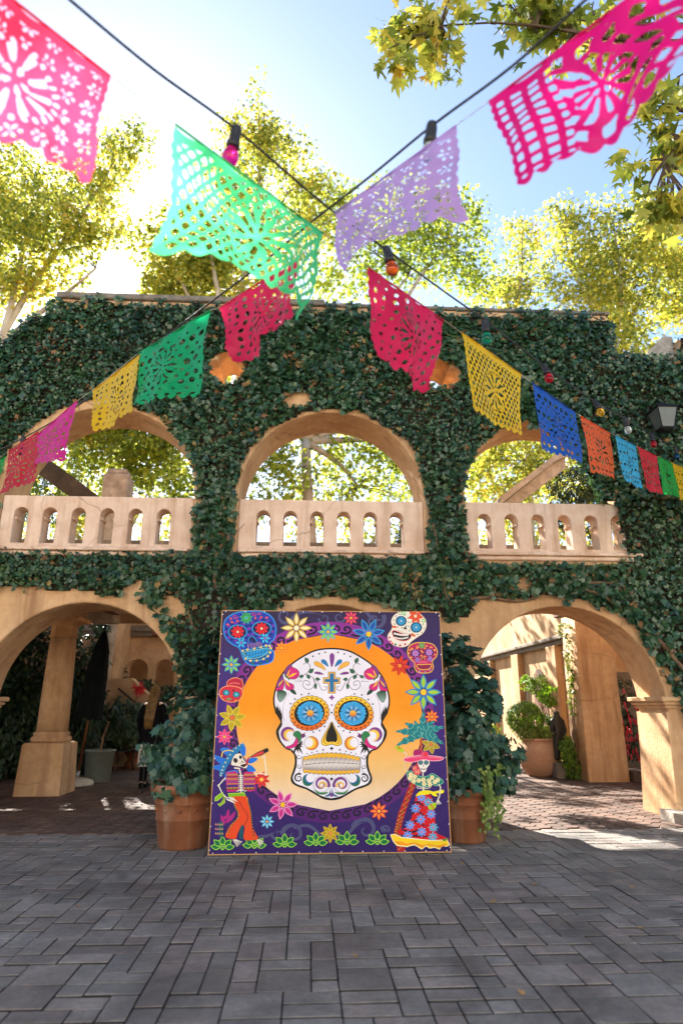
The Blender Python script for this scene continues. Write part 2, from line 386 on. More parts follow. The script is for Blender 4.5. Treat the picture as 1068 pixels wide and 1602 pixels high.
def paver_mesh(w, d):
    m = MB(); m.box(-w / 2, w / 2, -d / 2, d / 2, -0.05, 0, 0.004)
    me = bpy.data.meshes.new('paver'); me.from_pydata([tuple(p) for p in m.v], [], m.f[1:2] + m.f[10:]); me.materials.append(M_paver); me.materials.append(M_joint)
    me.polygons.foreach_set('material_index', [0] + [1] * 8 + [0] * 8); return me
U = 0.15; NX, NY = 96, 39; X0 = -7.0; Y0 = EDGE - 0.36 - NY * U
occ = [[0] * NY for _ in range(NX)]
pieces = []
SH = [((2, 2), 3.2), ((2, 1), 6), ((1, 2), 4), ((1, 1), 1.6), ((3, 1), 0.5), ((3, 2), 0.25)]
prng = random.Random(21)
for j in range(NY - 1, -1, -1):
    for i in range(NX):
        if occ[i][j]: continue
        ok = [(s, w) for s, w in SH if i + s[0] <= NX and j - s[1] + 1 >= 0 and all(not occ[i + a][j - q] for a in range(s[0]) for q in range(s[1]))]
        s = prng.choices([q[0] for q in ok], [q[1] for q in ok])[0]
        for a in range(s[0]):
            for q in range(s[1]): occ[i + a][j - q] = 1
        pieces.append((X0 + (i + s[0] / 2) * U, Y0 + (j + 1 - s[1] / 2) * U, s))
x = -7.0                                               # border course along the tiles
row = 0
while x < 7.5:
    w = prng.choice([0.3, 0.36, 0.24, 0.4]); pieces.append((x + w / 2, EDGE - 0.18 + 0.09, (w, 0.172))); x += w
x = -7.0
while x < 7.5:
    w = prng.choice([0.3, 0.36, 0.24, 0.44]); pieces.append((x + w / 2, EDGE - 0.18 - 0.09, (w, 0.172))); x += w
pieces.sort(key=lambda p: (not visible(p[0], p[1], 0), p[1] + 0.12 * abs(p[0]) ))
cache = {}; far = MB()
for k, (x, y, s) in enumerate(pieces):
    if isinstance(s[0], int): w, d = s[0] * U - 0.008, s[1] * U - 0.018
    else: w, d = s[0] - 0.009, s[1] - 0.004
    key = (round(w, 3), round(d, 3)); tilt = (prng.uniform(-.006, .006), prng.uniform(-.006, .006), prng.uniform(-.012, .012)); dz = prng.uniform(-0.004, 0.004)
    if k < 300:
        if key not in cache:
            cache[key] = paver_mesh(w, d)
        o = link('paver', cache[key], plaza); o.location = (x, y - 5.5, dz); o.rotation_euler = tilt
    else:
        M = Matrix.Translation((x, y, dz)) @ Matrix.Rotation(tilt[2], 4, 'Z') @ Matrix.Rotation(tilt[0], 4, 'X')
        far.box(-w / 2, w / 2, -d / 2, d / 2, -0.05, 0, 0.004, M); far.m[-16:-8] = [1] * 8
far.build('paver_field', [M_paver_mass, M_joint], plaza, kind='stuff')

court = thing('arcade_floor', 'x', 'x', (0, 11, 0)); del court['label']; del court['category']; court['kind'] = 'structure'
b = MB(); b.box(-12, 14, EDGE, 26, -0.085, -0.014); b.build('joint_bed', M_mortar, court)
hr = 0.115
def hex_mb(mb, x, y, dz):
    top = [(x + (hr - 0.015) * math.cos(R(60 * k)) , y + (hr - 0.015) * math.sin(R(60 * k)), dz) for k in range(6)]
    low = [(x + (hr - 0.007) * math.cos(R(60 * k)), y + (hr - 0.007) * math.sin(R(60 * k)), dz - 0.008) for k in range(6)]
    bot = [(p[0], p[1], dz - 0.03) for p in low]
    vs = top + low + bot; fs = [tuple(range(6))]
    for r in range(2):
        for k in range(6):
            k2 = (k + 1) % 6; fs.append((r * 6 + k, (r + 1) * 6 + k, (r + 1) * 6 + k2, r * 6 + k2))
    mb.idx(vs, fs)
tiles = []
nx, ny = 80, 26
for i in range(nx):
    for j in range(ny):
        x = -7.2 + i * hr * 1.5; y = EDGE + 0.12 + (j + 0.5 * (i % 2)) * hr * math.sqrt(3)
        if x < 6.7: tiles.append((x, y))
def tile_seen(x, y): return visible(x, y, 0) and (x < -0.9 - 0.02 * y or x > 1.5 + 0.09 * (y - 8)) and not (-1.7 < x < -1.0 and y > 9)
tiles.sort(key=lambda p: (not tile_seen(*p), p[1]))
hm = MB(); hex_mb(hm, 0, 0, 0); hme = bpy.data.meshes.new('clay_tile'); hme.from_pydata(hm.v, [], hm.f); hme.materials.append(M_hex)
far = MB()
for k, (x, y) in enumerate(tiles):
    dz = prng.uniform(-0.003, 0.003)
    if k < 300:
        o = link('clay_tile', hme, court); o.location = (x, y - 11, dz); o.rotation_euler = (prng.uniform(-.008, .008), prng.uniform(-.008, .008), 0)
    else: hex_mb(far, x, y, dz)
# beyond the arcade the tiles run on as square brick paving
x = 0
for j in range(40):
    for i in range(60):
        xx = -8 + i * 0.3 + (0.15 if j % 2 else 0); yy = 13.45 + j * 0.3
        if xx < 8: far.box(xx - 0.145, xx + 0.145, yy - 0.145, yy + 0.145, -0.03, prng.uniform(-0.002, 0.003), 0)
far.build('clay_tile_field', M_hex_mass, court, kind='stuff')

# ================================================================== THE TWO-STOREY ARCADE WALL
WY, WT = 9.0, 0.82
WB = WY + WT
wall = thing('arcade_wall', 'ochre plaster arcade wall, two tiers of round arches with pierced balustrades, overgrown with ivy', 'wall', (0.3, WY, 0))
LOW = [(-3.05, 1.36), (0.30, 1.36), (3.62, 1.36)]      # lower arches: centre, radius; springing at 1.5
UPP = [(-3.05, 1.36), (0.33, 1.36), (3.62, 1.30)]      # upper arches; springing at 4.42
SPL, SPU, FL = 1.45, 4.42, 3.56
def arc(c, r, z, n=28, a0=180, a1=0): return [(c + r * math.cos(R(a0 + (a1 - a0) * k / n)), z + r * math.sin(R(a0 + (a1 - a0) * k / n))) for k in range(n + 1)]
outer = [(-7.6, -0.05)]
for c, r in LOW:
    outer += [(c - r + 0.03, -0.05)] + arc(c, r, SPL) + [(c + r - 0.03, -0.05)]
outer += [(9.0, -0.05), (9.0, 7.25), (6.05, 7.25), (6.0, 6.87), (4.9, 6.87), (4.88, 7.66), (-4.02, 7.66), (-4.04, 7.28), (-4.42, 7.25), (-4.72, 6.82), (-7.6, 6.62)]
holes = [[(c - r, FL)] + [p for p in arc(c, r, SPU)] + [(c + r, FL)] for c, r in UPP]
def quatrefoil(cx, cz, s):
    pts = []
    for k in range(48):
        a = 2 * math.pi * k / 48; best = 0
        for q in range(4):
            d = s * 0.62; ca, sa = d * math.cos(q * math.pi / 2), d * math.sin(q * math.pi / 2)
            bq = ca * math.cos(a) + sa * math.sin(a); disc = bq * bq - d * d + (s * 0.52) ** 2
            if disc > 0: best = max(best, bq + math.sqrt(disc))
        best = max(best, s * 0.5); pts.append((cx + best * math.cos(a), cz + best * math.sin(a)))
    return pts
QF = [(-1.32, 6.50), (2.06, 6.48)]
holes += [quatrefoil(x, z, 0.27) for x, z in QF]
slab('wall_body', outer, holes, WY, WB, M_plaster, wall, 0.03, 3)
# thin stone copings on the wall tops
b = MB(); b.box(-4.06, 0.2, WY - 0.05, WB + 0.05, 7.66, 7.76, 0.015); b.build('coping', M_concrete, wall)
b = MB(); b.box(0.2, 4.93, WY - 0.03, WB + 0.03, 7.66, 7.715, 0.012); b.build('coping', M_concrete, wall)
# imposts (capitals) at the springing of the lower arches
def impost(x0, x1):
    b = MB()
    b.box(x0 - 0.11, x1 + 0.11, WY - 0.10, WB + 0.10, 1.50, 1.565, 0.012)
    b.box(x0 - 0.075, x1 + 0.075, WY - 0.07, WB + 0.07, 1.45, 1.50, 0.02)
    b.box(x0 - 0.045, x1 + 0.045, WY - 0.042, WB + 0.042, 1.405, 1.45, 0.02)
    b.build('impost', M_plaster, wall)
impost(-5.25, -4.41); impost(-1.69, -1.06); impost(1.66, 2.26); impost(4.98, 5.42)
# pillar bases, slightly splayed
def splay(x0, x1, e):
    b = MB(); z = [0.0, 0.5, 0.95, 1.36]; w = [e, e * 0.55, e * 0.2, 0.004]
    vs = []
    for zz, ww in zip(z, w): vs += [(x0 - ww, WY - ww, zz), (x1 + ww, WY - ww, zz), (x1 + ww, WB + ww, zz), (x0 - ww, WB + ww, zz)]
    fs = []
    for r in range(3):
        for k in range(4): fs.append((r * 4 + k, r * 4 + (k + 1) % 4, r * 4 + 4 + (k + 1) % 4, r * 4 + 4 + k))
    fs.append((12, 13, 14, 15)); b.idx(vs, fs); b.build('pillar_base', M_plaster, wall)
for x0, x1 in ((-5.6, -4.435), (-1.665, -1.085), (1.685, 2.235), (4.955, 7.5)): splay(x0, x1, 0.06)
# balustrades, each a pierced panel with arched slots and little capitals inside the slots
def balustrade(c, r, slots, x0, x1, zt):
    hs = []
    for s in slots: hs.append([(s - 0.098, 3.66)] + arc(s, 0.098, 4.09, 12) + [(s + 0.098, 3.66)])
    o = slab('balustrade', [(x0, 3.585), (x1, 3.585), (x1, zt), (x0, zt)], hs, WY + 0.03, WY + 0.30, M_plaster_pale, wall, 0.012, 2)
    bb = MB()
    for s in slots:
        for sd in (-1, 1):
            bb.box(*sorted((s + sd * 0.098, s + sd * 0.074)), WY + 0.075, WY + 0.275, 4.02, 4.06, 0.006)
    q = bb.build('slot_capital', M_plaster_pale, o)
    bl = MB(); bl.box(x0 + 0.02, x1 - 0.02, WY - 0.10, WY + 0.30, 3.535, 3.585, 0.012)
    bl.box(x0 + 0.06, x1 - 0.06, WY - 0.055, WY - 0.002, 3.47, 3.532, 0.015)
    bl.build('sill', M_plaster_pale, o)
balustrade(*UPP[0], [-4.13 + 0.405 * k for k in range(6)], -4.405, -1.695, 4.365)
balustrade(*UPP[1], [-0.67 + 0.392 * k for k in range(6)], -1.025, 1.685, 4.36)
balustrade(*UPP[2], [2.60 + 0.405 * k for k in range(6)], 2.325, 4.915, 4.37)
# walkway behind the balustrades, carried on the wall, and its rear parapet
b = MB(); b.box(-7.6, 9.0, WB + 0.001, 11.6, 3.16, 3.46, 0.01); b.build('walkway_deck', M_plaster_old, wall)
for xb in (-6.6, -5.0, -3.4, -1.8, -0.2, 1.4, 3.0, 4.6, 6.2):
    b = MB(); b.box(xb - 0.09, xb + 0.09, WB + 0.002, 11.62, 2.98, 3.158, 0.01); b.build('deck_beam', M_wood, wall)
b = MB(); b.box(-7.6, -0.95, 11.601, 14.6, 3.18, 3.44, 0.01); b.build('walkway_deck', M_plaster_old, wall)  # deck run on over the left court, added to block sun and sky
b = MB(); b.box(-7.6, 9.0, 11.36, 11.58, 3.462, 4.30, 0.02); b.build('rear_parapet', M_concrete, wall)

# kerb stone wrapping the right-hand pillar
b = MB()
pts = [(4.74, 9.12), (4.72, 8.74), (4.80, 8.55), (5.0, 8.46), (8.5, 8.42), (8.5, 8.94), (5.2, 8.94), (4.96, 8.94), (4.9, 9.12)]
b.prism(pts[::-1], lambda x, y: (x, y, 0.0), lambda x, y: (x, y, 0.125))
tag(b.build('kerb_stone', M_stone, loc=(4.8, 8.6, 0)), 'pale grey concrete kerb around the foot of the right-hand pillar', 'kerb')

# stone finial on the lower wall top, right
fin = MB(); c = at(1022, 545, WY + 0.35)
prof = [(-0.20, 0.0), (0.22, 0.0), (0.24, 0.16), (0.22, 0.50), (0.08, 0.52), (-0.14, 0.30), (-0.24, 0.22)]
fin.prism(prof, lambda x, z: (c.x + x, WY + 0.15, 6.88 + z), lambda x, z: (c.x + x * 0.9, WY + 0.62, 6.88 + z * 0.94))
tag(fin.build('stone_finial', M_stone, loc=(c.x, WY + 0.4, 6.88)), 'rough grey stone block standing on the lower wall top at right', 'finial')

# ================================================================== BEHIND THE LEFT ARCH
# round column on a square plinth carrying the walkway
cc = at(76, 1180, 12.05); cx, cyy = cc.x, 12.1
col = thing('round_column', 'ochre plaster column with moulded rings on a square plinth in the left archway', 'column', (cx, cyy, 0))
b = MB()
vs = [];
for w, z in ((0.375, 0), (0.345, 0.80), (0.32, 0.83)): vs += [(cx - w, cyy - w, z), (cx + w, cyy - w, z), (cx + w, cyy + w, z), (cx - w, cyy + w, z)]
fs = [(8, 9, 10, 11)] + [(r * 4 + k, r * 4 + (k + 1) % 4, r * 4 + 4 + (k + 1) % 4, r * 4 + 4 + k) for r in range(2) for k in range(4)]
b.idx(vs, fs); b.build('plinth', M_plaster, col)
b = MB(); b.lathe([(0.31, 0.831), (0.335, 0.87), (0.335, 0.90), (0.305, 0.93), (0.285, 0.94), (0.305, 0.965), (0.295, 0.99), (0.265, 1.01)], (cx, cyy, 0), 32); b.build('base_ring', M_plaster, col, True)
b = MB(); b.lathe([(0.26, 1.0), (0.253, 1.5), (0.235, 2.2), (0.218, 2.62)], (cx, cyy, 0), 32); b.build('shaft', M_plaster, col, True)
b = MB(); b.lathe([(0.218, 2.62), (0.25, 2.63), (0.25, 2.66), (0.225, 2.67), (0.225, 2.82), (0.30, 2.88), (0.31, 2.9)], (cx, cyy, 0), 32)
b.box(cx - 0.36, cx + 0.36, cyy - 0.36, cyy + 0.36, 2.901, 2.975, 0.01); b.build('capital', M_plaster, col)
# second column, mostly hidden
# far building with a gallery of arches
bx0, bx1 = -9.5, -2.6; BY = 20.0
bld = thing('gallery_building', 'weathered tan building with a row of small round arches, seen through the left archway', 'building', (-6, BY, 0))
a1 = at(213, 1060, BY); a2 = at(251, 1060, BY)
hs = []
for k, cxx in enumerate((a1.x - 2.0, a1.x - 1.0, a1.x + 0.02, a2.x + 0.1, a2.x + 1.0)):
    hs.append([(cxx - 0.30, 1.75)] + arc(cxx, 0.30, 2.45, 14) + [(cxx + 0.30, 1.75)])
slab('facade', [(bx0, -0.05), (bx1, -0.05), (bx1, 6.2), (bx0, 6.2)], hs, BY, BY + 0.35, M_plaster_old, bld, 0.015)
b = MB(); b.box(bx0, bx1, BY + 2.2, BY + 2.4, 0, 4.98); b.box(bx0, bx1, BY + 0.36, BY + 2.19, 3.4, 3.6); b.box(bx0, bx1, BY + 0.36, BY + 2.19, 1.5, 1.7); b.build('gallery_room', M_plaster_old, bld)
cz = at(215, 985, BY).z
b = MB(); b.box(bx0, bx1 + 0.05, BY - 0.16, BY - 0.002, cz - 0.08, cz + 0.12, 0.02); b.box(bx0, bx1 + 0.05, BY - 0.10, BY - 0.003, cz - 0.22, cz - 0.082, 0.02); b.build('cornice', M_concrete, bld)
pr = at(156, 1000, 18.6); pr2 = at(184, 1000, 18.6)
b = MB(); b.box(pr.x, pr2.x, 18.6, 19.99, 0, 5.2, 0.02); b.build('pier', M_plaster_old, bld)
b = MB(); q = at(258, 990, BY - 0.3); b.box(q.x - 0.35, q.x + 0.5, BY - 0.5, BY - 0.17, q.z - 0.1, q.z + 0.05, 0.01); b.build('canopy_beam', M_wood, bld)
# stair parapet climbing to the gallery
s1 = at(186, 1062, 17.0); s2 = at(206, 1061, 17.0); s3 = at(238, 1092, 17.0); s4 = at(236, 1118, 17.0); s5 = at(186, 1078, 17.0)
st = MB(); poly = [(s5.x - 0.3, 0), (s4.x + 0.45, 0), (s4.x + 0.45, s4.z - 0.3), (s3.x, s3.z), (s2.x, s2.z), (s5.x - 0.3, s1.z)]
st.prism(poly, lambda x, z: (x, 17.0, z), lambda x, z: (x, 17.35, z))
stair = thing('stair_parapet', 'sloping plaster stair parapet with a dark handrail beyond the closed umbrella', 'stair', (s2.x, 17.0, 0))
st.build('parapet', M_plaster_old, stair)
b = MB(); b.tube([(s5.x, 16.93, s5.z + 0.02), (s4.x + 0.3, 16.93, s4.z - 0.22)], 0.022); b.build('handrail', M_iron, stair)
b = MB(); b.box(-8.6, -5.75, 15.7, 15.95, 0, 3.9)  # added wall, closes the far left off so it stays dark
tag(b.build('court_shade_wall', M_plaster_old, loc=(-7, 15.8, 0)), 'plaster wall added behind the dark shrubs at far left to keep the light out', 'wall')
# left closing wall, in deep shade
b = MB(); b.box(-8.6, -8.2, 12.4, 20.3, 0, 4.2)
tag(b.build('side_wall', M_plaster_old, loc=(-8.4, 16, 0)), 'shaded plaster wall closing the court far left behind the column', 'wall')

# ================================================================== BEHIND THE RIGHT ARCH
pil = thing('rear_arcade', 'plain ochre inner pier and arch standing behind the right archway', 'wall', (6.0, 13.2, 0))
PX0, PX1 = 5.54, 6.36
slab('pier', [(PX0 - 0.02, -0.04), (PX1, -0.04), (PX1 - 0.02, 2.25)] + [(p[0] + 1.05 + PX1 - 0.02, p[1]) for p in arc(0, 1.05, 2.3, 18)][0:] + [(PX1 + 2.1, -0.04), (10.5, -0.04), (10.5, 3.9), (PX0 + 0.05, 3.9)], [], 13.2, 13.95, M_plaster, pil, 0.03)
b = MB(); b.box(PX1 + 0.02, PX1 + 2.06, 13.1, 13.75, 0.0, 0.2, 0.01); b.build('brick_step', M_hex, pil)
# lit building running away on the right
rb = thing('court_building', 'sunlit ochre building with a stone cornice seen through the right archway', 'building', (6.4, 18, 0))
b = MB(); b.box(6.45, 9.5, 15.6, 26.0, 0, 4.6, 0.02); b.build('wall', M_plaster_old, rb)
b = MB(); b.box(6.22, 6.449, 15.5, 26.0, 3.02, 3.12, 0.02); b.box(6.32, 6.449, 15.55, 26.0, 2.9, 3.018, 0.02); b.build('cornice', M_concrete, rb)
for yy in (16.6, 19.6, 22.6): 
    b = MB(); b.box(6.27, 6.449, yy - 0.32, yy + 0.32, 0, 2.898, 0.015); b.build('pilaster', M_plaster, rb)
b = MB(); y0 = 17.55; pts = [(y0, 0.0), (y0 + 1.0, 0.0)] + [(y0 + 0.5 + 0.5 * math.cos(R(a)), 1.9 + 0.5 * math.sin(R(a))) for a in range(0, 181, 15)]
b.prism(pts, lambda y, z: (6.43, y, z), lambda y, z: (6.449, y, z)); b.build('doorway', M_wood, rb)
b = MB(); b.box(5.5, 6.3, 20.5, 21.2, 0.0, 0.08, 0.01); b.build('doorstep', M_stone, rb)
# plaster garden wall behind the pier, dark dado below
gw = thing('garden_wall', 'plaster garden wall with a dark lower half behind the inner pier', 'wall', (8, 15.0, 0))
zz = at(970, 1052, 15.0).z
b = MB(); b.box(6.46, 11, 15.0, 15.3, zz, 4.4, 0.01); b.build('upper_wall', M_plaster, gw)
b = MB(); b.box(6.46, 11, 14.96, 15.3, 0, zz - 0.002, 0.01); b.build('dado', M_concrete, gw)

# ================================================================== ROOFS SEEN THROUGH THE UPPER ARCHES
# left: sloping parapet and square stone post
sp = MB(); p1 = at(60, 705, 12.9); p2 = at(158, 778, 12.9); p3 = at(60, 745, 12.9)
poly = [(p1.x - 1.2, p1.z + 0.35), (p2.x + 0.3, p2.z - 0.62), (p2.x + 0.3, p2.z - 0.22), (p1.x - 1.2, p1.z + 0.85)]
sp.prism(poly, lambda x, z: (x, 12.9, z), lambda x, z: (x, 13.15, z))
tag(sp.build('roof_parapet', M_darkstone, loc=(p1.x, 13, 3)), 'sloping dark weathered parapet behind the left upper balustrade', 'parapet')
q = at(186, 738, 13.0); ql = at(166, 760, 13.0); qr = at(205, 760, 13.0)
b = MB(); b.box(ql.x, qr.x, 12.75, 13.25, 3.0, q.z - 0.12, 0.03); b.box(ql.x + 0.05, qr.x - 0.05, 12.8, 13.2, q.z - 0.118, q.z, 0.03)
tag(b.build('stone_post', M_stone, loc=(q.x, 13, 3)), 'squat weathered stone post behind the left upper balustrade', 'post')
# right: pale sloping stair parapet
p1 = at(868, 722, 13.0); p2 = at(798, 782, 13.0)
b = MB(); poly = [(p2.x - 0.2, p2.z - 0.36), (p1.x + 0.25, p1.z - 0.12), (p1.x + 0.25, p1.z + 0.10), (p1.x, p1.z), (p2.x - 0.2, p2.z - 0.1)]
rp = thing('sloping_parapet', 'pale stone sloping parapet behind the right upper balustrade', 'parapet', (p1.x, 13, 3))
b.prism(poly, lambda x, z: (x, 13.06, z), lambda x, z: (x, 13.3, z)); b.build('parapet', M_stone, rp)
b = MB(); 
poly = [(p2.x - 0.25, p2.z - 0.12), (p1.x, p1.z + 0.002), (p1.x + 0.25, p1.z + 0.102), (p1.x + 0.25, p1.z + 0.25), (p1.x, p1.z + 0.15), (p2.x - 0.25, p2.z + 0.04)]
b.prism(poly, lambda x, z: (x, 12.93, z), lambda x, z: (x, 13.4, z)); b.build('coping', M_stone, rp)

# ================================================================== UNSEEN BUILDING BEHIND THE CAMERA, ADDED TO BOUNCE SUNLIGHT ONTO THE ARCADE
op = thing('bounce_building', 'cream two-storey plaster building added out of view to bounce sunlight onto the arcade', 'building', (0, -11, 0))
hs = []
for k in range(8):
    c0 = -14 + 4 * k; hs.append([(c0 - .9, 0.2), (c0 - .9, 2.3)] + arc(c0, .9, 2.3, 14)[1:] + [(c0 + .9, 0.2)]); hs.append([(c0 - .5, 4.6), (c0 - .5, 6.2), (c0 + .5, 6.2), (c0 + .5, 4.6)])
M_cream = surf('cream_plaster', [(0.3, srgb('e4dfd6')), (0.7, srgb('f0ece4'))], 1.5, 0.9, 0.3, 25, 0.01)
slab('facade', [(-18, -0.05), (18, -0.05), (18, 8.5), (-18, 8.5)], hs, -11.6, -11, M_cream, op, 0.03)
b = MB(); b.box(-18, 18, -14.5, -14.2, 0, 8.5); b.box(-18, 18, -14.19, -11.61, 4.0, 4.2); b.box(-18.2, 18.2, -14.6, -10.7, 8.51, 8.75); b.build('rooms_and_roof', M_cream, op)

# ================================================================== THE PAINTED SUGAR-SKULL PANEL
PY = 7.2; PX_0, PX_1, PH = -0.965, 1.505, 2.465
LEAN = R(1.0)
mural = thing('painted_panel', 'square purple and orange sugar skull mural panel leaning in front of the arcade', 'mural', ((PX_0 + PX_1) / 2, PY, 0))
def panel_pt(u, v, d=0.0):
    """u, v in 0..1 from the top left of the board, d proud of its face"""
    z = 0.012 + PH * (1 - v)
    return (PX_0 + (PX_1 - PX_0) * u, PY + math.sin(LEAN) * z - d, z)
b = MB(); vs = []
for d in (0.0, -0.045):
    for u, v in ((0, 0), (1, 0), (1, 1), (0, 1)): vs.append(panel_pt(u, v, d))
b.idx(vs, [(3, 2, 1, 0), (4, 5, 6, 7), (0, 1, 5, 4), (1, 2, 6, 5), (2, 3, 7, 6), (3, 0, 4, 7)])
b.build('board', plain('plywood_edge', srgb('b98a56'), 0.8), mural)
for xx in (PX_0 + 0.2, PX_1 - 0.2):                       # rear props that hold the board up
    b = MB(); b.tube([(xx, PY + 0.085, 1.9), (xx, PY + 0.55, 0.03)], 0.025, 4); b.build('prop', M_wood, mural)

# homography: survey units -> board
def homography(src, dst):
    A = []; B = []
    for (x, y), (u, v) in zip(src, dst):
        A.append([x, y, 1, 0, 0, 0, -u * x, -u * y]); B.append(u)
        A.append([0, 0, 0, x, y, 1, -v * x, -v * y]); B.append(v)
    h = np.linalg.solve(np.array(A, float), np.array(B, float)); return np.append(h, 1).reshape(3, 3)
S_ = 0.19663
src = [((px - 310) / S_, (py - 940) / S_) for px, py in ((347, 957.5), (687, 958), (706, 1335), (326, 1341))]
HM = homography(src, [(0, 0), (1, 0), (1, 1), (0, 1)])
def H2(p):
    q = HM @ np.array([p[0], p[1], 1.0]); return q[0] / q[2], q[1] / q[2]

art = MB(); boxes = []
GOLD = srgb('f2c21e'); BLK = srgb('14110f'); WHT = srgb('e9e4ee'); PUR = srgb('7d3a86'); MAG = srgb('cf1e78'); BLU = srgb('1e78b4')
ORA = srgb('e8861e'); TEAL = srgb('14707c'); GRN = srgb('1e6b3c'); LIME = srgb('8cc832'); DKG = srgb('12402e'); NAVY = srgb('14205a')
CYAN = srgb('2d96d2'); RED = srgb('d01e28'); VIO = srgb('6a1a72'); INK = srgb('1c1030'); SMOKE = srgb('4a4a72'); CREAM = srgb('f0e2aa')
def lay(poly):
    xs = [p[0] for p in poly]; ys = [p[1] for p in poly]; bb = (min(xs), min(ys), max(xs), max(ys)); L = 1
    for q, l in boxes:
        if l >= L and bb[0] < q[2] and q[0] < bb[2] and bb[1] < q[3] and q[1] < bb[3]: L = l + 1
    boxes.append((bb, L)); return 0.0005 + L * 0.00012
def clampuv(u, v): return min(max(u, 0.001), 0.999), min(max(v, 0.001), 0.999)
def fill(poly, col, d=None):
    if d is None: d = lay(poly)
    n = len(poly); a = sum(poly[i][0] * poly[(i + 1) % n][1] - poly[(i + 1) % n][0] * poly[i][1] for i in range(n))
    if a > 0: poly = list(reversed(poly)); 
    if isinstance(col, tuple) and callable(col[0]):
        cf = col[0]; cl = [cf(p) for p in poly]
    else: cl = col
    art.face([panel_pt(*clampuv(*H2(p)), d) for p in poly], cl)
    return d
def ell(cx, cy, rx, ry, n=20, rot=0):
    c, s = math.cos(R(rot)), math.sin(R(rot))
    return [(cx + rx * math.cos(2 * math.pi * k / n) * c - ry * math.sin(2 * math.pi * k / n) * s, cy + rx * math.cos(2 * math.pi * k / n) * s + ry * math.sin(2 * math.pi * k / n) * c) for k in range(n)]
def smooth(pts, closed=True, n=6):
    o = []; m = len(pts)
    for i in range(m if closed else m - 1):
        if closed: p = [pts[(i + k - 1) % m] for k in range(4)]
        else: p = [pts[max(i - 1, 0)], pts[i], pts[i + 1], pts[min(i + 2, m - 1)]]
        for k in range(n):
            t = k / n
            o.append(tuple(0.5 * (2 * p[1][a] + (p[2][a] - p[0][a]) * t + (2 * p[0][a] - 5 * p[1][a] + 4 * p[2][a] - p[3][a]) * t * t + (3 * p[1][a] - p[0][a] - 3 * p[2][a] + p[3][a]) * t ** 3) for a in (0, 1)))
    if not closed: o.append(tuple(pts[-1]))
    return o
def stroke(pts, w, col, closed=False, taper=False, d=None):
    m = len(pts); L = []; Rr = []
    for i, p in enumerate(pts):
        a = pts[(i - 1) % m] if closed else pts[max(i - 1, 0)]; c = pts[(i + 1) % m] if closed else pts[min(i + 1, m - 1)]
        dx, dy = c[0] - a[0], c[1] - a[1]; l = math.hypot(dx, dy) or 1
        ww = w / 2 * (1 if not taper else max(0.12, 1 - abs(2 * i / (m - 1) - 0.6) ** 2 if taper == 'mid' else 1 - 0.85 * i / (m - 1)))
        L.append((p[0] - dy / l * ww, p[1] + dx / l * ww)); Rr.append((p[0] + dy / l * ww, p[1] - dx / l * ww))
    if d is None: d = lay(L + Rr)
    for i in range(m if closed else m - 1):
        j = (i + 1) % m; fill([L[i], L[j], Rr[j], Rr[i]], col, d)
def dot(x, y, r, col=BLK, n=10): fill(ell(x, y, r, r, n), col)
def petal(cx, cy, ang, r0, r1, w, col, rim=None, rw=5, n=7):
    c, s = math.cos(ang), math.sin(ang)
    def shape(a, bq, ww):
        o = []
        for k in range(n + 1):
            t = k / n; o.append((a + (bq - a) * t, ww * math.sin(math.pi * t ** 0.85)))
        for k in range(n - 1, 0, -1):
            t = k / n; o.append((a + (bq - a) * t, -ww * math.sin(math.pi * t ** 0.85)))
        return [(cx + x * c - y * s, cy + x * s + y * c) for x, y in o]
    if rim is not None:
        fill(shape(r0, r1, w), rim); fill(shape(r0 + rw * 1.5, r1 - rw * 1.6, max(1, w - rw)), col)
    else: fill(shape(r0, r1, w), col)
def flower(cx, cy, r, n, col, rim=None, mid=None, a0=-90, wf=0.23, sq=1.0, core=0.16, rw=None):
    for k in range(n): petal(cx, cy, R(a0 + 360 * k / n), r * core * 0.9, r, r * wf, col, rim, rw or r * 0.07)
    if mid is not None: dot(cx, cy, r * core, mid, 12)
def spiral(cx, cy, r, turns, a0, w, col, hand=1, n=26, taper=True):
    stroke([(cx + r * (1 - 0.88 * k / n) * math.cos(R(a0) + hand * turns * 2 * math.pi * k / n), cy + r * (1 - 0.88 * k / n) * math.sin(R(a0) + hand * turns * 2 * math.pi * k / n)) for k in range(n + 1)], w, col, taper=taper)
def leaf(x, y, ang, l, w, col=GRN, rim=BLK): petal(x, y, R(ang), 0, l, w, col, rim, 2.5, 6)
def crescent(cx, cy, r, r2, dx, dy, col, a=0):
    """disc minus a shifted disc"""
    n = 18; d = math.hypot(dx, dy); th = math.atan2(dy, dx)
    x = (d * d + r * r - r2 * r2) / (2 * d); h = math.sqrt(max(1e-6, r * r - x * x)); a1 = math.atan2(h, x); a2 = math.atan2(h, x - d)
    o = [(cx + r * math.cos(th + a1 + (2 * math.pi - 2 * a1) * k / n), cy + r * math.sin(th + a1 + (2 * math.pi - 2 * a1) * k / n)) for k in range(n + 1)]
    o += [(cx + dx + r2 * math.cos(th - a2 - (2 * math.pi - 2 * a2) * k / n), cy + dy + r2 * math.sin(th - a2 - (2 * math.pi - 2 * a2) * k / n)) for k in range(1, n)]
    fill(o, col)

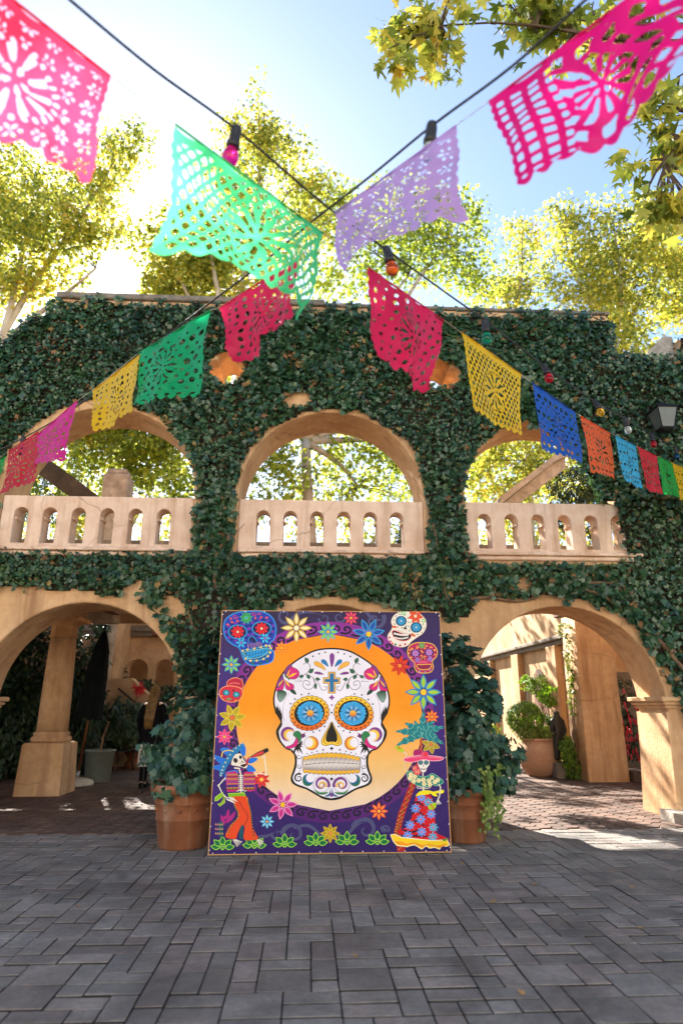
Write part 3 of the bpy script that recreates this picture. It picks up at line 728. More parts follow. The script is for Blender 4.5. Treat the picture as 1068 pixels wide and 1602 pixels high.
# --- ground colours of the print
def lerp3(a, c, t): return tuple(a[i] + (c[i] - a[i]) * t for i in range(3))
def bgcol(u, v):
    top = lerp3(srgb('2e2340'), srgb('2b1c48'), u); mid = lerp3(srgb('40217c'), srgb('3c1c74'), u); bot = srgb('2a1658')
    c = lerp3(top, mid, min(1, v / 0.4)) if v < 0.4 else lerp3(mid, bot, (v - 0.4) / 0.6)
    return c
G = 10
for i in range(G):
    for j in range(G):
        q = [(i / G, j / G), (i / G, (j + 1) / G), ((i + 1) / G, (j + 1) / G), ((i + 1) / G, j / G)]
        q = [(min(max(u, 0.004), 0.996), min(max(v, 0.004), 0.996)) for u, v in q]
        art.face([panel_pt(u, v, 0.0004) for u, v in q], [bgcol(u, v) for u, v in q])
CX, CY, RX, RY = 1043, 977, 737, 704
def ringpt(a, k): return (CX + (RX + k) * math.cos(a), CY + (RY + k) * math.sin(a))
# smoke curls
for cx, cy, r, a0, hd in ((690, 130, 70, 20, 1), (1000, 150, 46, 180, -1), (1120, 140, 46, 10, 1), (1400, 160, 80, 330, 1), (640, 1870, 54, 190, -1), (760, 1870, 90, 180, 1), (1330, 1830, 100, 190, 1), (1480, 1830, 40, 10, -1), (1120, 1880, 36, 0, 1)):
    spiral(cx, cy, r, 1.15, a0, r * 0.42, SMOKE, hd)
for pts in ([(700, 190), (800, 110), (900, 105), (1000, 130)], [(1330, 100), (1400, 160), (1480, 150)], [(480, 1890), (560, 1880), (640, 1830)], [(760, 1820), (880, 1800), (1000, 1890), (1080, 1880)], [(1180, 1880), (1250, 1800), (1330, 1770)], [(1450, 1810), (1530, 1850)]):
    stroke(smooth(pts, False, 5), 26, SMOKE, taper='mid')
# purple ring with a running scroll
n = 72; d = lay([ringpt(0, 96), ringpt(1.57, 96), ringpt(3.14, 96), ringpt(4.71, 96)])
for k in range(n):
    a, c = 2 * math.pi * k / n, 2 * math.pi * (k + 1) / n
    fill([ringpt(a, 96), ringpt(c, 96), ringpt(c, -4), ringpt(a, -4)], [lerp3(srgb('8a2a90'), srgb('4e1668'), 0.5 + 0.5 * math.sin(q)) for q in (a, c, c, a)], d)
nh = 54; dh = lay([ringpt(0, 96), ringpt(1.57, 96), ringpt(3.14, 96), ringpt(4.71, 96)])
for k in range(nh):
    a = 2 * math.pi * k / nh; st = 2 * math.pi / nh
    pts = [ringpt(a - st * .55, 14), ringpt(a - st * .1, 12), ringpt(a + st * 0.22, 24), ringpt(a + st * 0.34, 46), ringpt(a + st * 0.16, 64), ringpt(a - st * 0.16, 62), ringpt(a - st * 0.22, 44), ringpt(a + st * 0.0, 36)]
    stroke(smooth(pts, False, 3), 17, INK, d=dh)
# orange disc fading to cream
def disc_col(p):
    t = (p[1] - (CY - RY)) / (2 * RY); A, B, C, D = srgb('f58a04'), srgb('f49408'), srgb('eebc70'), srgb('e6cdb0')
    if t < 0.45: return lerp3(A, B, t / 0.45)
    if t < 0.75: return lerp3(B, C, (t - 0.45) / 0.3)
    return lerp3(C, D, min(1, (t - 0.75) / 0.2))
ys = [CY - RY + 2 * RY * k / 26 for k in range(27)]; d = lay([(CX - RX, CY - RY), (CX + RX, CY + RY)])
for y0, y1 in zip(ys, ys[1:]):
    w0 = RX * math.sqrt(max(0, 1 - ((y0 - CY) / RY) ** 2)); w1 = RX * math.sqrt(max(0, 1 - ((y1 - CY) / RY) ** 2))
    poly = [(CX - w0, y0), (CX + w0, y0), (CX + w1, y1), (CX - w1, y1)]
    if w0 < 1: poly = poly[1:]
    if w1 < 1: poly = poly[:3]
    fill(poly, (disc_col,), d)

# --- the big skull (coordinates of its own sketch; mirrored about x = 525)
OX, OY = 534, 305
def c5(p): return (p[0] + OX, p[1] + OY)
def both(fn):
    for s in (1, -1): fn((lambda p: (p[0] + OX, p[1] + OY)) if s == 1 else (lambda p: (1050 - p[0] + OX, p[1] + OY)), s)
half = [(525, 85), (400, 100), (300, 148), (200, 218), (122, 310), (82, 410), (68, 500), (82, 580), (112, 632), (128, 668), (110, 706), (92, 745), (102, 795), (132, 843), (168, 880), (212, 897), (236, 935), (240, 1000), (226, 1060), (209, 1112), (217, 1150), (257, 1177), (330, 1201), (392, 1232), (452, 1272), (525, 1286)]
sk = half + [(1050 - x, y) for x, y in reversed(half[1:-1])]
sk = [c5(p) for p in smooth(sk, True, 3)]
fill(sk, WHT); stroke(sk, 13, BLK, True)
both(lambda f, s: (stroke([f(p) for p in smooth([(80, 590), (112, 640), (130, 690), (104, 745), (120, 820), (170, 882)], False, 4)], 10, BLK),
                   stroke([f(p) for p in smooth([(212, 900), (240, 940), (243, 1010), (226, 1070), (212, 1115), (240, 1165), (330, 1200), (440, 1262), (525, 1284)], False, 4)], 15, BLK)))
def temple(f, s):
    fill([f(p) for p in [(84, 540), (100, 560), (96, 520), (112, 585), (112, 545), (128, 605), (130, 570), (136, 640), (128, 668), (108, 632), (88, 590)]], BLK)
    stroke([f(p) for p in smooth([(190, 440), (150, 510), (140, 600), (150, 660)], False, 4)], 3, srgb('9a94a4'))
    # corner flower
    for pts, col in (([(165, 320), (150, 270), (178, 225), (205, 212), (214, 250), (196, 300)], PUR), ([(170, 310), (190, 240), (225, 238), (262, 262), (268, 300), (235, 330), (190, 325)], MAG),
                     ([(150, 330), (130, 360), (95, 385), (84, 420), (130, 425), (150, 380)], MAG), ([(160, 340), (178, 355), (220, 372), (226, 405), (200, 420), (170, 412), (158, 385)], MAG), ([(140, 300), (110, 330), (90, 370), (98, 400), (140, 360)], PUR)):
        q = smooth([f(p) for p in pts], True, 3); fill(q, col); stroke(q, 3, BLK, True)
    for pts in ([(160, 320), (185, 262), (196, 255), (182, 300)], [(165, 322), (215, 285), (255, 278), (222, 306)], [(152, 325), (112, 362), (100, 390), (122, 372)], [(158, 332), (188, 372), (200, 396), (168, 372)]): fill([f(p) for p in pts], srgb('f4b41e'))
    fill([f(p) for p in [(152, 300), (160, 292), (196, 330), (190, 340)]], GRN)
    q = smooth([f(p) for p in [(100, 422), (138, 420), (168, 440), (150, 480), (118, 512), (96, 470)]], True, 3); fill(q, (lambda p: lerp3(srgb('123b2c'), srgb('9dbfae'), min(1, max(0, (p[1] - OY - 420) / 120))),)); stroke(q, 4, BLK, True)
    q = smooth([f(p) for p in [(196, 418), (226, 414), (246, 452), (214, 440)]], True, 3); fill(q, DKG); stroke(q, 3, BLK, True)
    # vine
    stroke([f(p) for p in smooth([(270, 308), (320, 288), (352, 250), (348, 212), (318, 200), (300, 214)], False, 5)], 4, BLK)
    stroke([f(p) for p in smooth([(320, 288), (380, 320), (402, 370), (404, 410)], False, 5)], 4, BLK)
    stroke([f(p) for p in smooth([(405, 330), (430, 380), (450, 415), (480, 412), (486, 392), (466, 388)], False, 5)], 4, BLK)
    stroke([f(p) for p in smooth([(380, 320), (390, 370), (360, 408), (318, 405), (298, 375), (310, 342), (342, 346), (352, 370), (335, 380)], False, 5)], 4, BLK)
    stroke([f(p) for p in [(230, 345), (296, 345)]], 2.5, BLK)
    for x, y, a, l, w in ((340, 200, -120, 52, 17), (345, 282, -45, 54, 17), (305, 300, 160, 42, 13), (330, 290, 60, 46, 15), (395, 325, 10, 42, 14), (402, 360, 100, 50, 12)):
        o = f((x, y)); aa = a if s == 1 else 180 - a; leaf(o[0], o[1], aa, l, w, srgb('2a6044'))
    for x, y in ((330, 371), (262, 330), (276, 324), (290, 322), (268, 344), (282, 338)): dot(*f((x, y)), 5 if x == 330 else 3, BLK, 6)
    for x, y in ((377, 147), (425, 127), (474, 115), (234, 488), (286, 453), (344, 445), (200, 525), (470, 705), (430, 738), (380, 750), (459, 890), (410, 902), (370, 912), (332, 922)): dot(*f((x, y)), 7 if y < 900 else 5.5, BLK, 8)
    # coloured drops on the brow
    for pts, col in (([(383, 200), (400, 188), (430, 196), (460, 222), (476, 258), (440, 240), (400, 222)], srgb('f0b040')), ([(444, 180), (456, 170), (482, 185), (500, 230), (470, 212), (446, 196)], BLU), ([(388, 282), (400, 270), (430, 272), (462, 290), (420, 290)], PUR)):
        q = smooth([f(p) for p in pts], True, 3); fill(q, col); stroke(q, 2, srgb('4a3a3a'), True)
    # eye: scalloped rosette, blue flower on black
    ex, ey = 350, 600
    def ec(p): return lerp3(srgb('f2c430'), srgb('e0601a'), min(1, max(0, (p[1] - OY - 480) / 230)))
    oc = []
    m = 24
    for k in range(m * 4):
        a = 2 * math.pi * k / (m * 4); rr = 1 + 0.045 * abs(math.sin(m * a / 2)); oc.append(f((ex + 152 * rr * math.cos(a), ey + 134 * rr * math.sin(a) - 10 * math.cos(a))))
    fill(oc, (ec,)); stroke(oc, 4, BLK, True)
    for k in range(22):
        a = 2 * math.pi * k / 22; dot(*f((ex + 138 * math.cos(a), ey + 120 * math.sin(a) - 10 * math.cos(a))), 6.5, BLK, 8)
    e2 = [f(p) for p in ell(ex, ey - 2, 122, 103, 30, -12)]; fill(e2, BLK)
    for k in range(8):
        a = R(45 * k + 14) if s == 1 else R(180 - 45 * k - 14); c = f((ex + 6, ey))
        fillp = []
        for t, ww in ((0.15, 3), (0.45, 16), (0.75, 33), (0.93, 34), (1.0, 24), (0.95, 10), (1.02, 0), (0.95, -10), (1.0, -24), (0.93, -34), (0.75, -33), (0.45, -16), (0.15, -3)):
            r = 106 * t * (1 - 0.12 * abs(math.sin(a))); fillp.append((c[0] + r * math.cos(a) - ww * math.sin(a), c[1] + r * math.sin(a) + ww * math.cos(a)))
        fill(fillp, (lambda p: lerp3(srgb('0f4f96'), srgb('3aaae2'), min(1, math.hypot(p[0] - c[0], p[1] - c[1]) / 100)),))
        for q in (-0.12, 0.1): stroke([(c[0] + 30 * math.cos(a + q), c[1] + 30 * math.sin(a + q)), (c[0] + 62 * math.cos(a + q * .8), c[1] + 62 * math.sin(a + q * .8))], 3, srgb('bfe2f6'))
    fill(ell(*f((ex + 6, ey)), 27, 25, 14), (lambda p: lerp3(srgb('f6c040'), srgb('d06a14'), min(1, max(0, (p[1] - OY - 575) / 50))),))
    # cheek ornaments
    o = f((180, 766)); dx = 16 * s
    crescent(*o, 58, 46, dx, 10, PUR); crescent(o[0] + dx * 0.6, o[1] + 6, 44, 34, 12 * s, 6, srgb('f0c040'))
    q = smooth([f(p) for p in [(232, 750), (262, 742), (286, 768), (284, 810), (262, 836), (252, 800), (222, 776)]], True, 3); fill(q, srgb('2a7a46')); stroke(q, 3, BLK, True)
    q = smooth([f(p) for p in [(246, 790), (262, 830), (240, 866), (186, 882), (160, 870), (212, 850), (236, 820)]], True, 3); fill(q, MAG); stroke(q, 3, BLK, True)
    fill([f(p) for p in [(286, 768), (320, 752), (312, 768), (324, 782), (292, 800)]], srgb('6a2a66'))
    fill([f(p) for p in [(240, 866), (286, 820), (300, 830), (284, 838), (306, 846), (282, 852), (300, 872), (276, 866), (300, 930), (262, 885), (268, 920), (246, 890), (232, 920), (226, 896)]], BLK)
    o = f((366, 838)); crescent(*o, 56, 44, -16 * s, -4, srgb('e07a1e')); crescent(o[0] - 8 * s, o[1] - 2, 44, 36, -14 * s, -4, srgb('f2c440'))
    stroke(ell(*o, 56, 54, 20), 2.5, BLK, True)
    # jaw scrolls
    stroke([f(p) for p in smooth([(300, 940), (290, 1000), (276, 1060), (246, 1085)], False, 4)], 3, BLK)
    for x, y, r, h, a in ((266, 945, 22, 1, 0), (268, 1022, 20, 1, 0)): c = f((x, y)); spiral(*c, r, 1.3, 0 if s == 1 else 180, 6, BLK, h * s)
    c = f((266, 1116)); spiral(*c, 36, 1.5, -60 if s == 1 else 240, 15, BLK, -s)
    o = f((340, 1128)); crescent(*o, 44, 34, 18 * s, -12, srgb('1c5f8c')); crescent(o[0] - 2 * s, o[1] + 10, 42, 38, 12 * s, -12, srgb('1f6a4a'))
    c = f((446, 1166)); spiral(*c, 62, 1.35, 20 if s == 1 else 160, 24, PUR, -s); spiral(c[0] + 4 * s, c[1] + 10, 34, 1.2, 20 if s == 1 else 160, 18, srgb('e8b848'), -s); stroke(ell(*c, 66, 62, 22), 2.5, BLK, True)
    q = [f(p) for p in smooth([(388, 1204), (430, 1230), (500, 1226), (470, 1246), (420, 1242)], True, 3)]; fill(q, srgb('2a7a46'))
    q = [f(p) for p in smooth([(470, 1258), (505, 1240), (520, 1195), (518, 1240), (500, 1262)], True, 3)]; fill(q, srgb('1c5f8c'))
both(temple)
q = [c5(p) for p in smooth([(525, 236), (512, 190), (509, 140), (526, 120), (546, 138), (543, 190)], True, 3)]; fill(q, PUR)
fill([c5(p) for p in smooth([(525, 1228), (512, 1256), (526, 1264), (540, 1256)], True, 3)], PUR)
# cross on the brow
for e, col in ((8, BLK), (5, srgb('e6b042')), (-5, srgb('1e6aa0'))):
    fill([c5(p) for p in [(505 - e, 278 - e), (548 + e, 278 - e), (548 + e, 322 - e), (585 + e, 322 - e), (585 + e, 356 + e), (548 + e, 356 + e), (548 + e, 434 + e), (505 - e, 434 + e), (505 - e, 356 + e), (466 - e, 356 + e), (466 - e, 322 - e), (505 - e, 322 - e)]], col)
for y, r, col in ((474, 26, PUR), (534, 11, PUR), (879, 18, BLK), (1122, 18, BLK)): fill([c5(p) for p in [(526, y - r), (526 + r * .35, y - r * .35), (526 + r, y), (526 + r * .35, y + r * .35), (526, y + r), (526 - r * .35, y + r * .35), (526 - r, y), (526 - r * .35, y - r * .35)]], col)
dot(*c5((526, 594)), 8)
# nose
nose = [(526, 666), (500, 712), (466, 770), (446, 815), (452, 848), (486, 858), (526, 846), (566, 858), (600, 848), (606, 815), (588, 770), (552, 712)]
q = [c5(p) for p in smooth(nose, True, 3)]; fill(q, srgb('f0c038')); stroke(q, 4, BLK, True)
for sx in (1, -1): stroke([c5((526 + sx * (x - 526), y)) for x, y in smooth([(510, 712), (476, 780), (464, 822), (486, 846)], False, 4)], 4, BLK)
q = [c5(p) for p in smooth([(526, 670), (508, 715), (484, 775), (482, 815), (502, 830), (520, 822), (527, 838), (534, 822), (552, 830), (570, 815), (568, 775), (545, 715)], True, 3)]; fill(q, BLK)
# gums and teeth
top = []; bot = []; nt_ = 13
for k in range(nt_ * 4 + 1):
    t = k / (nt_ * 4); x = 300 + 450 * t; arch_ = 4 * t * (1 - t); sc = abs(math.sin(math.pi * nt_ * t))
    top.append(c5((x, 958 - 36 * arch_ - 12 * sc))); bot.append(c5((x, 1062 + 16 * arch_ + 12 * sc)))
gum = top + bot[::-1]; fill(gum, srgb('e8b030')); stroke(gum, 3.5, BLK, True)
ww = [0.7, .85, .95, 1.1, 1.1, 1.15, 1.0, 1.15, 1.1, 1.1, .95, .85, .7]; tot = sum(ww); xx = 303
for k in range(13):
    w = ww[k] * 444 / tot; t = (xx + w / 2 - 300) / 450; ar = 4 * t * (1 - t)
    for y0, y1, up in ((972 - 24 * ar, 1002, 1), (1000, 1050 + 8 * ar, 0)):
        q = [(xx + 2, y1), (xx + 1, y0 + 12), (xx + w * .3, y0), (xx + w * .7, y0), (xx + w - 1, y0 + 12), (xx + w - 2, y1)] if up else [(xx + 2, y0), (xx + 1, y1 - 12), (xx + w * .3, y1), (xx + w * .7, y1), (xx + w - 1, y1 - 12), (xx + w - 2, y0)]
        lo, hi = srgb('8a7c80'), srgb('e6dcd4')
        fill([c5(p) for p in smooth(q, True, 2)], (lambda p, y0=y0, y1=y1, up=up: lerp3(lo, hi, min(1, max(0, ((p[1] - OY - y0) / (y1 - y0) if up else (y1 - p[1] + OY) / (y1 - y0)) * 2.2))),))
    stroke([c5((xx + w, 985 - 20 * ar)), c5((xx + w, 1046 + 4 * ar))], 3.5, BLK); xx += w
stroke([c5((310, 1010)), c5((400, 998)), c5((525, 992)), c5((650, 995)), c5((742, 1002))], 4, BLK)

# --- flowers round the ring
flower(780, 228, 125, 8, CREAM, srgb('c9a030'), srgb('f0e6c0'), -90, 0.17)
flower(1030, 258, 82, 8, srgb('8cc83c'), CYAN, srgb('f0b41e'), -90, 0.2)
flower(1212, 146, 62, 8, srgb('e0506a'), srgb('c01e50'), GOLD, -90, 0.2)
flower(1352, 274, 132, 7, srgb('1c4ea0'), CYAN, GOLD, -64, 0.19)
flower(664, 388, 56, 8, srgb('f0a01e'), srgb('e0601a'), srgb('f4c81e'), -90, 0.2)
flower(1600, 522, 84, 8, srgb('d83a1e'), srgb('c81e1e'), srgb('f08c1e'), -80, 0.2)
flower(266, 522, 78, 8, srgb('8cc83c'), CYAN, srgb('f0a01e'), -90, 0.19)
flower(1786, 733, 148, 8, srgb('a0c832'), srgb('2080c0'), GOLD, -90, 0.18)
flower(274, 944, 112, 7, srgb('b8a01e'), srgb('d8c030'), srgb('e06a1e'), -110, 0.22)
flower(1854, 928, 58, 8, srgb('f08a1e'), srgb('d03c1e'), srgb('f0b428'), -90, 0.2)
flower(212, 1096, 66, 8, srgb('e02a6a'), srgb('f06a9a'), srgb('f0b41e'), -90, 0.2)
flower(506, 1434, 70, 8, srgb('c81e28'), srgb('e84a32'), GOLD, -75, 0.2)
flower(674, 1634, 122, 7, srgb('c42a86'), srgb('e88abc'), srgb('f0b41e'), -105, 0.2)
flower(550, 1768, 60, 8, srgb('8cd0d8'), srgb('2080c0'), srgb('f0a01e'), -90, 0.2)
flower(1050, 1860, 78, 8, srgb('a88c1e'), srgb('d8b428'), srgb('e88a2a'), -90, 0.2)
flower(1436, 1682, 76, 8, srgb('f08a3c'), srgb('d8321e'), srgb('f0c03c'), -90, 0.19)
flower(1846, 1150, 78, 6, srgb('a89028'), srgb('c8b03c'), srgb('e07a1e'), 20, 0.26)
# leafy sprigs along the foot
for x, y in ((198, 1980), (450, 1968), (690, 1958), (936, 1944), (1184, 1936), (1424, 1934)):
    for k, a in enumerate((180, 215, 270, 325, 360)): petal(x, y, R(a + (8 if a < 270 else -8 if a > 270 else 0)), 18, 98, 24, srgb('0f6a3c'), srgb('96d23c'), 6)
    dot(x, y, 17, srgb('96d23c')); dot(x, y, 9, srgb('0f6a3c'))

# --- blue skull, upper left
def small_skull(o, col, rim, w=8):
    q = smooth(o, True, 4); fill(q, col); stroke(q, w, rim, True)
small_skull([(205, 230), (225, 160), (300, 112), (410, 98), (520, 104), (590, 150), (618, 230), (606, 310), (572, 350), (586, 400), (602, 430), (590, 490), (530, 516), (430, 526), (380, 500), (352, 450), (328, 390), (270, 358), (222, 310)], srgb('1c3aa8'), srgb('2a8ad8'), 10)
for x, y, rx, ry in ((316, 262, 72, 54), (505, 234, 74, 54)):
    e = ell(x, y, rx, ry, 22); fill(e, srgb('141e50')); stroke(e, 7, srgb('2aa0d8'), True)
    flower(x, y, 56, 9, srgb('d81e2c'), None, CREAM, -90, 0.22)
    for k in range(18): c = (x + (rx + 20) * math.cos(k * .349), y + (ry + 18) * math.sin(k * .349)); fill([(c[0] - 9, c[1] - 7), (c[0] + 9, c[1] - 7), (c[0] + 9, c[1] + 7), (c[0] - 9, c[1] + 7)], srgb('8a2aa0') if k % 2 else srgb('141e50'))
flower(384, 150, 52, 9, srgb('2a8a3c'), srgb('50c878'), srgb('3cb4d8'), -90, 0.2)
for x, y in ((296, 140), (444, 116), (486, 114)): spiral(x, y, 20 if x < 450 else 12, 1.4, 0, 7, srgb('d03c50'))
for x, y, a in ((262, 158, 60), (272, 186, 20), (316, 176, 20), (238, 204, 10), (456, 152, 100), (500, 146, 140), (544, 148, 160)): petal(x, y, R(a), -14, 14, 8, srgb('e05a5a'))
fill(smooth([(426, 292), (402, 320), (404, 346), (424, 330), (436, 344), (466, 344), (456, 316)], True, 3), srgb('141e50')); stroke(smooth([(402, 346), (404, 316), (426, 294), (458, 318), (468, 344)], False, 3), 6, CYAN)
for x, y in ((344, 348), (532, 312)): flower(x, y, 46, 6, srgb('3cc8e0'), CYAN, srgb('c850a0'), 0, 0.2)
for k, (x, y) in enumerate(((400, 374), (424, 368), (450, 370), (472, 364), (494, 356))): petal(x, y, R(80 - 10 * k), -24, 24, 6, srgb('141e50'), srgb('e0a0a0'), 2.5)
m = smooth([(356, 412), (420, 400), (500, 382), (556, 368), (578, 390), (566, 440), (520, 476), (440, 492), (380, 474)], True, 3); fill(m, srgb('14508c')); stroke(m, 5, srgb('3cc8c8'), True)
for k in range(13):
    t = k / 13; j = int(t * len(m)); dot(*m[j], 10, srgb('e8c86a'), 7)
for r_ in range(2):
    for k in range(7): fill(ell(398 + 24 * k - r_ * 2, 436 - 6 * k + 28 * r_, 12, 14, 8), srgb('1e96d2'))
m = smooth([(370, 424), (460, 406), (552, 388), (556, 420), (500, 458), (420, 474), (384, 456)], True, 3); stroke(m, 4, srgb('8ad8d8'), True)
for x, y in ((434, 512), (496, 512), (550, 490)): dot(x, y, 11, srgb('0f6a3c'))
# --- red skull with a handle-shaped top, left
small_skull([(240, 690), (240, 650), (290, 626), (340, 638), (358, 670), (350, 710)], srgb('b81e3c'), srgb('f0a06a'), 5)
small_skull([(172, 750), (184, 716), (230, 692), (300, 696), (346, 716), (356, 756), (334, 798), (280, 820), (220, 812), (184, 786)], srgb('d02a3c'), srgb('f0a06a'), 6)
for x in (226, 306): fill(ell(x, 745 + (x - 226) * .18, 30, 24, 14), srgb('0f5a78')); flower(x, 745 + (x - 226) * .18, 22, 7, srgb('3cb4c8'), None, srgb('e8d8a0'))
for k in range(6): dot(256 + 14 * k, 666 + abs(k - 2.5) * 3, 5, srgb('f09078'), 6)
fill(ell(248, 796, 22, 12, 12), srgb('7a8a5a')); fill([(284, 716), (274, 732), (296, 734)], INK)
for x, y in ((200, 800), (300, 806), (190, 770), (344, 784)): dot(x, y, 6, srgb('f0c050'), 6)
# --- white grinning skull, upper right
small_skull([(1530, 170), (1560, 116), (1640, 92), (1730, 98), (1790, 140), (1808, 200), (1784, 260), (1730, 300), (1690, 330), (1660, 362), (1610, 376), (1550, 360), (1508, 320), (1504, 280), (1530, 240), (1540, 210)], srgb('ece0d2'), srgb('d8b8a0'), 4)
for x, y, r_ in ((1608, 168, 44), (1728, 218, 46)):
    e = ell(x, y, r_ * 1.35, r_ * 1.25, 20)
    for k in range(0, 20, 2): stroke([e[k], e[(k + 1) % 20]], 6, srgb('3c9a78'))
    fill(ell(x, y, r_, r_ * .92, 20), srgb('123a5a')); flower(x, y, r_ * .86, 10, srgb('2d96c8'), None, srgb('e8e0c0'))
flower(1722, 128, 62, 7, srgb('e0501e'), srgb('c83c1e'), srgb('f0d0a0'), 10, 0.24); flower(1628, 104, 26, 6, srgb('8cc88c'), None, None); flower(1786, 164, 24, 6, srgb('a0c880'), None, None)
fill(smooth([(1642, 208), (1626, 236), (1640, 232), (1654, 238)], True, 2), INK)
petal(1556, 215, R(10), -22, 22, 10, srgb('e0601e')); petal(1706, 280, R(30), -24, 24, 10, srgb('e0601e'))
m = smooth([(1538, 258), (1556, 244), (1600, 262), (1650, 276), (1684, 274), (1682, 300), (1650, 322), (1600, 322), (1556, 300)], True, 3); fill(m, srgb('2a1418')); stroke(m, 6, srgb('c83c50'), True)
for k in range(7): fill(ell(1558 + 17 * k, 268 + 6 * math.sin(k * .5) + 1.5 * k, 9, 9, 8), srgb('f0e8e0')); fill(ell(1562 + 16 * k, 300 + 8 * math.sin(k * .55), 8, 7, 8), srgb('f0e8e0'))
for k in range(6): stroke([(1586 + 16 * k, 236 + 7 * k), (1594 + 16 * k, 256 + 4 * k)], 3, srgb('8a8078'))
for x, y, c_ in ((1516, 300, MAG), (1524, 330, MAG), (1564, 354, GRN), (1600, 362, MAG), (1640, 352, MAG), (1540, 345, srgb('e0601e'))): dot(x, y, 9, c_, 8)
# --- pink skull under it
small_skull([(1660, 420), (1672, 370), (1720, 342), (1790, 338), (1860, 352), (1894, 400), (1888, 450), (1856, 486), (1864, 530), (1848, 570), (1790, 582), (1736, 570), (1716, 536), (1714, 498), (1680, 466)], srgb('b81e5a'), srgb('e8c03c'), 6)
for x, y in ((1722, 424), (1830, 416)):
    for k in range(14): dot(x + 52 * math.cos(k * .449), y + 42 * math.sin(k * .449), 6, srgb('f0c03c') if k % 2 else srgb('2a1430'), 6)
    fill(ell(x, y, 40, 31, 16), srgb('3a1a50')); flower(x, y, 32, 8, srgb('b478c8'), None, srgb('e0501e'))
flower(1772, 362, 30, 8, srgb('6a9a50'), None, srgb('8ac0a0')); fill(smooth([(1782, 450), (1768, 474), (1782, 470), (1796, 474)], True, 2), srgb('2a1430')); stroke(smooth([(1768, 474), (1780, 450), (1796, 474)], False, 2), 4, srgb('f0c03c'))
for x, y in ((1738, 476), (1838, 468)): flower(x, y, 26, 6, srgb('8a6ac8'), None, srgb('3c96c8'), 0)
for k in range(6): fill(ell(1752 + 12 * k, 494, 5, 13, 8), srgb('d85a78'))
m = smooth([(1734, 516), (1790, 514), (1846, 512), (1836, 545), (1790, 554), (1746, 546)], True, 3); fill(m, srgb('8a1446')); stroke(m, 5, srgb('f0c03c'), True)
for x, y in ((1756, 566), (1800, 572), (1836, 556)): dot(x, y, 7, srgb('5a8ac0'), 7)
for x, y in ((1700, 388), (1850, 376), (1680, 400), (1872, 400), (1740, 372), (1810, 366)): petal(x, y, R(40), -12, 12, 6, srgb('f0905a'))

# --- skeleton with a bottle, lower left
BONE = srgb('e6dccb')
def y3(pts): return [(x, y + 1017) for x, y in pts]
for k, (x, y) in enumerate(((200, 742), (240, 700), (275, 712), (250, 740), (222, 720))): petal(x, y + 1017, R(-110 + 25 * k), -40, 48, 14, srgb('a81e78'))
for x, y, w, h in ((185, 815, 34, 60), (345, 830, 30, 60)):
    fill(y3([(x - w / 2, y - h), (x + w / 2, y - h), (x + w / 2, y + h), (x - w / 2, y + h)]), srgb('14505a'))
for k in range(12): x, y = 145 + 17 * (k % 4), 775 + 36 * (k // 4); stroke(y3([(x - 9, y), (x + 9, y + 6)]), 3, srgb('e08a50')); stroke(y3([(x, y - 9), (x + 2, y + 9)]), 3, srgb('d0b070'))
for pts in ([(260, 240), (180, 180), (240, 170), (290, 220)], [(240, 270), (150, 230), (130, 236), (180, 290)], [(230, 300), (140, 310), (124, 326), (200, 350)], [(340, 200), (350, 120), (380, 170), (372, 230)], [(380, 260), (450, 244), (476, 256), (420, 290)], [(390, 300), (430, 310), (460, 350), (400, 350)], [(230, 360), (220, 420), (270, 430), (320, 350)]):
    q = smooth(y3(pts), True, 3); fill(q, srgb('1e6ed2')); stroke(q, 3, srgb('3c9af0'), True)
q = smooth(y3([(355, 120), (330, 140), (270, 180), (220, 250), (180, 330), (172, 388), (196, 392), (226, 330), (270, 258), (330, 190), (358, 150)]), True, 4); fill(q, srgb('1e7ab4'))
m = smooth(y3([(350, 130), (290, 180), (238, 250), (200, 330), (184, 386)]), False, 5)
for p in m[::2]: dot(*p, 6, srgb('f0e07a'), 6)
m = smooth(y3([(190, 240), (200, 200), (240, 186), (270, 190)]), False, 4); stroke(m, 8, srgb('f0d23c'))
q = smooth(y3([(276, 250), (300, 216), (340, 210), (358, 236), (368, 262), (392, 286), (396, 316), (372, 330), (340, 318), (300, 310), (264, 300)]), True, 4); fill(q, BONE); stroke(q, 4, srgb('3a2a30'), True)
for x, y, rx, ry in ((300, 266, 17, 21), (340, 240, 12, 15)): fill(ell(x, y + 1017, rx, ry, 12, -20), srgb('2a1a20'))
fill(y3([(352, 266), (344, 280), (362, 280)]), srgb('2a1a20'))
q = smooth(y3([(330, 292), (360, 282), (388, 270), (398, 250), (404, 268), (392, 300), (360, 320)]), True, 3); fill(q, srgb('3a1418'))
for k in range(5): fill(ell(338 + 11 * k, 1017 + 296 - 3 * k, 6, 7, 7), srgb('f0e8dc'))
fill(smooth(y3([(378, 296), (394, 250), (410, 236), (404, 262), (390, 300)]), True, 2), srgb('c81e3c'))
q = y3([(412, 238), (470, 200), (546, 166), (560, 172), (562, 192), (500, 228), (424, 246)]); fill(q, srgb('3a2430')); fill(y3([(424, 240), (472, 206), (520, 190), (524, 206), (480, 226), (428, 244)]), srgb('d83a3c'))
fill(y3([(516, 180), (546, 166), (560, 172), (562, 192), (530, 206)]), srgb('16141c'))
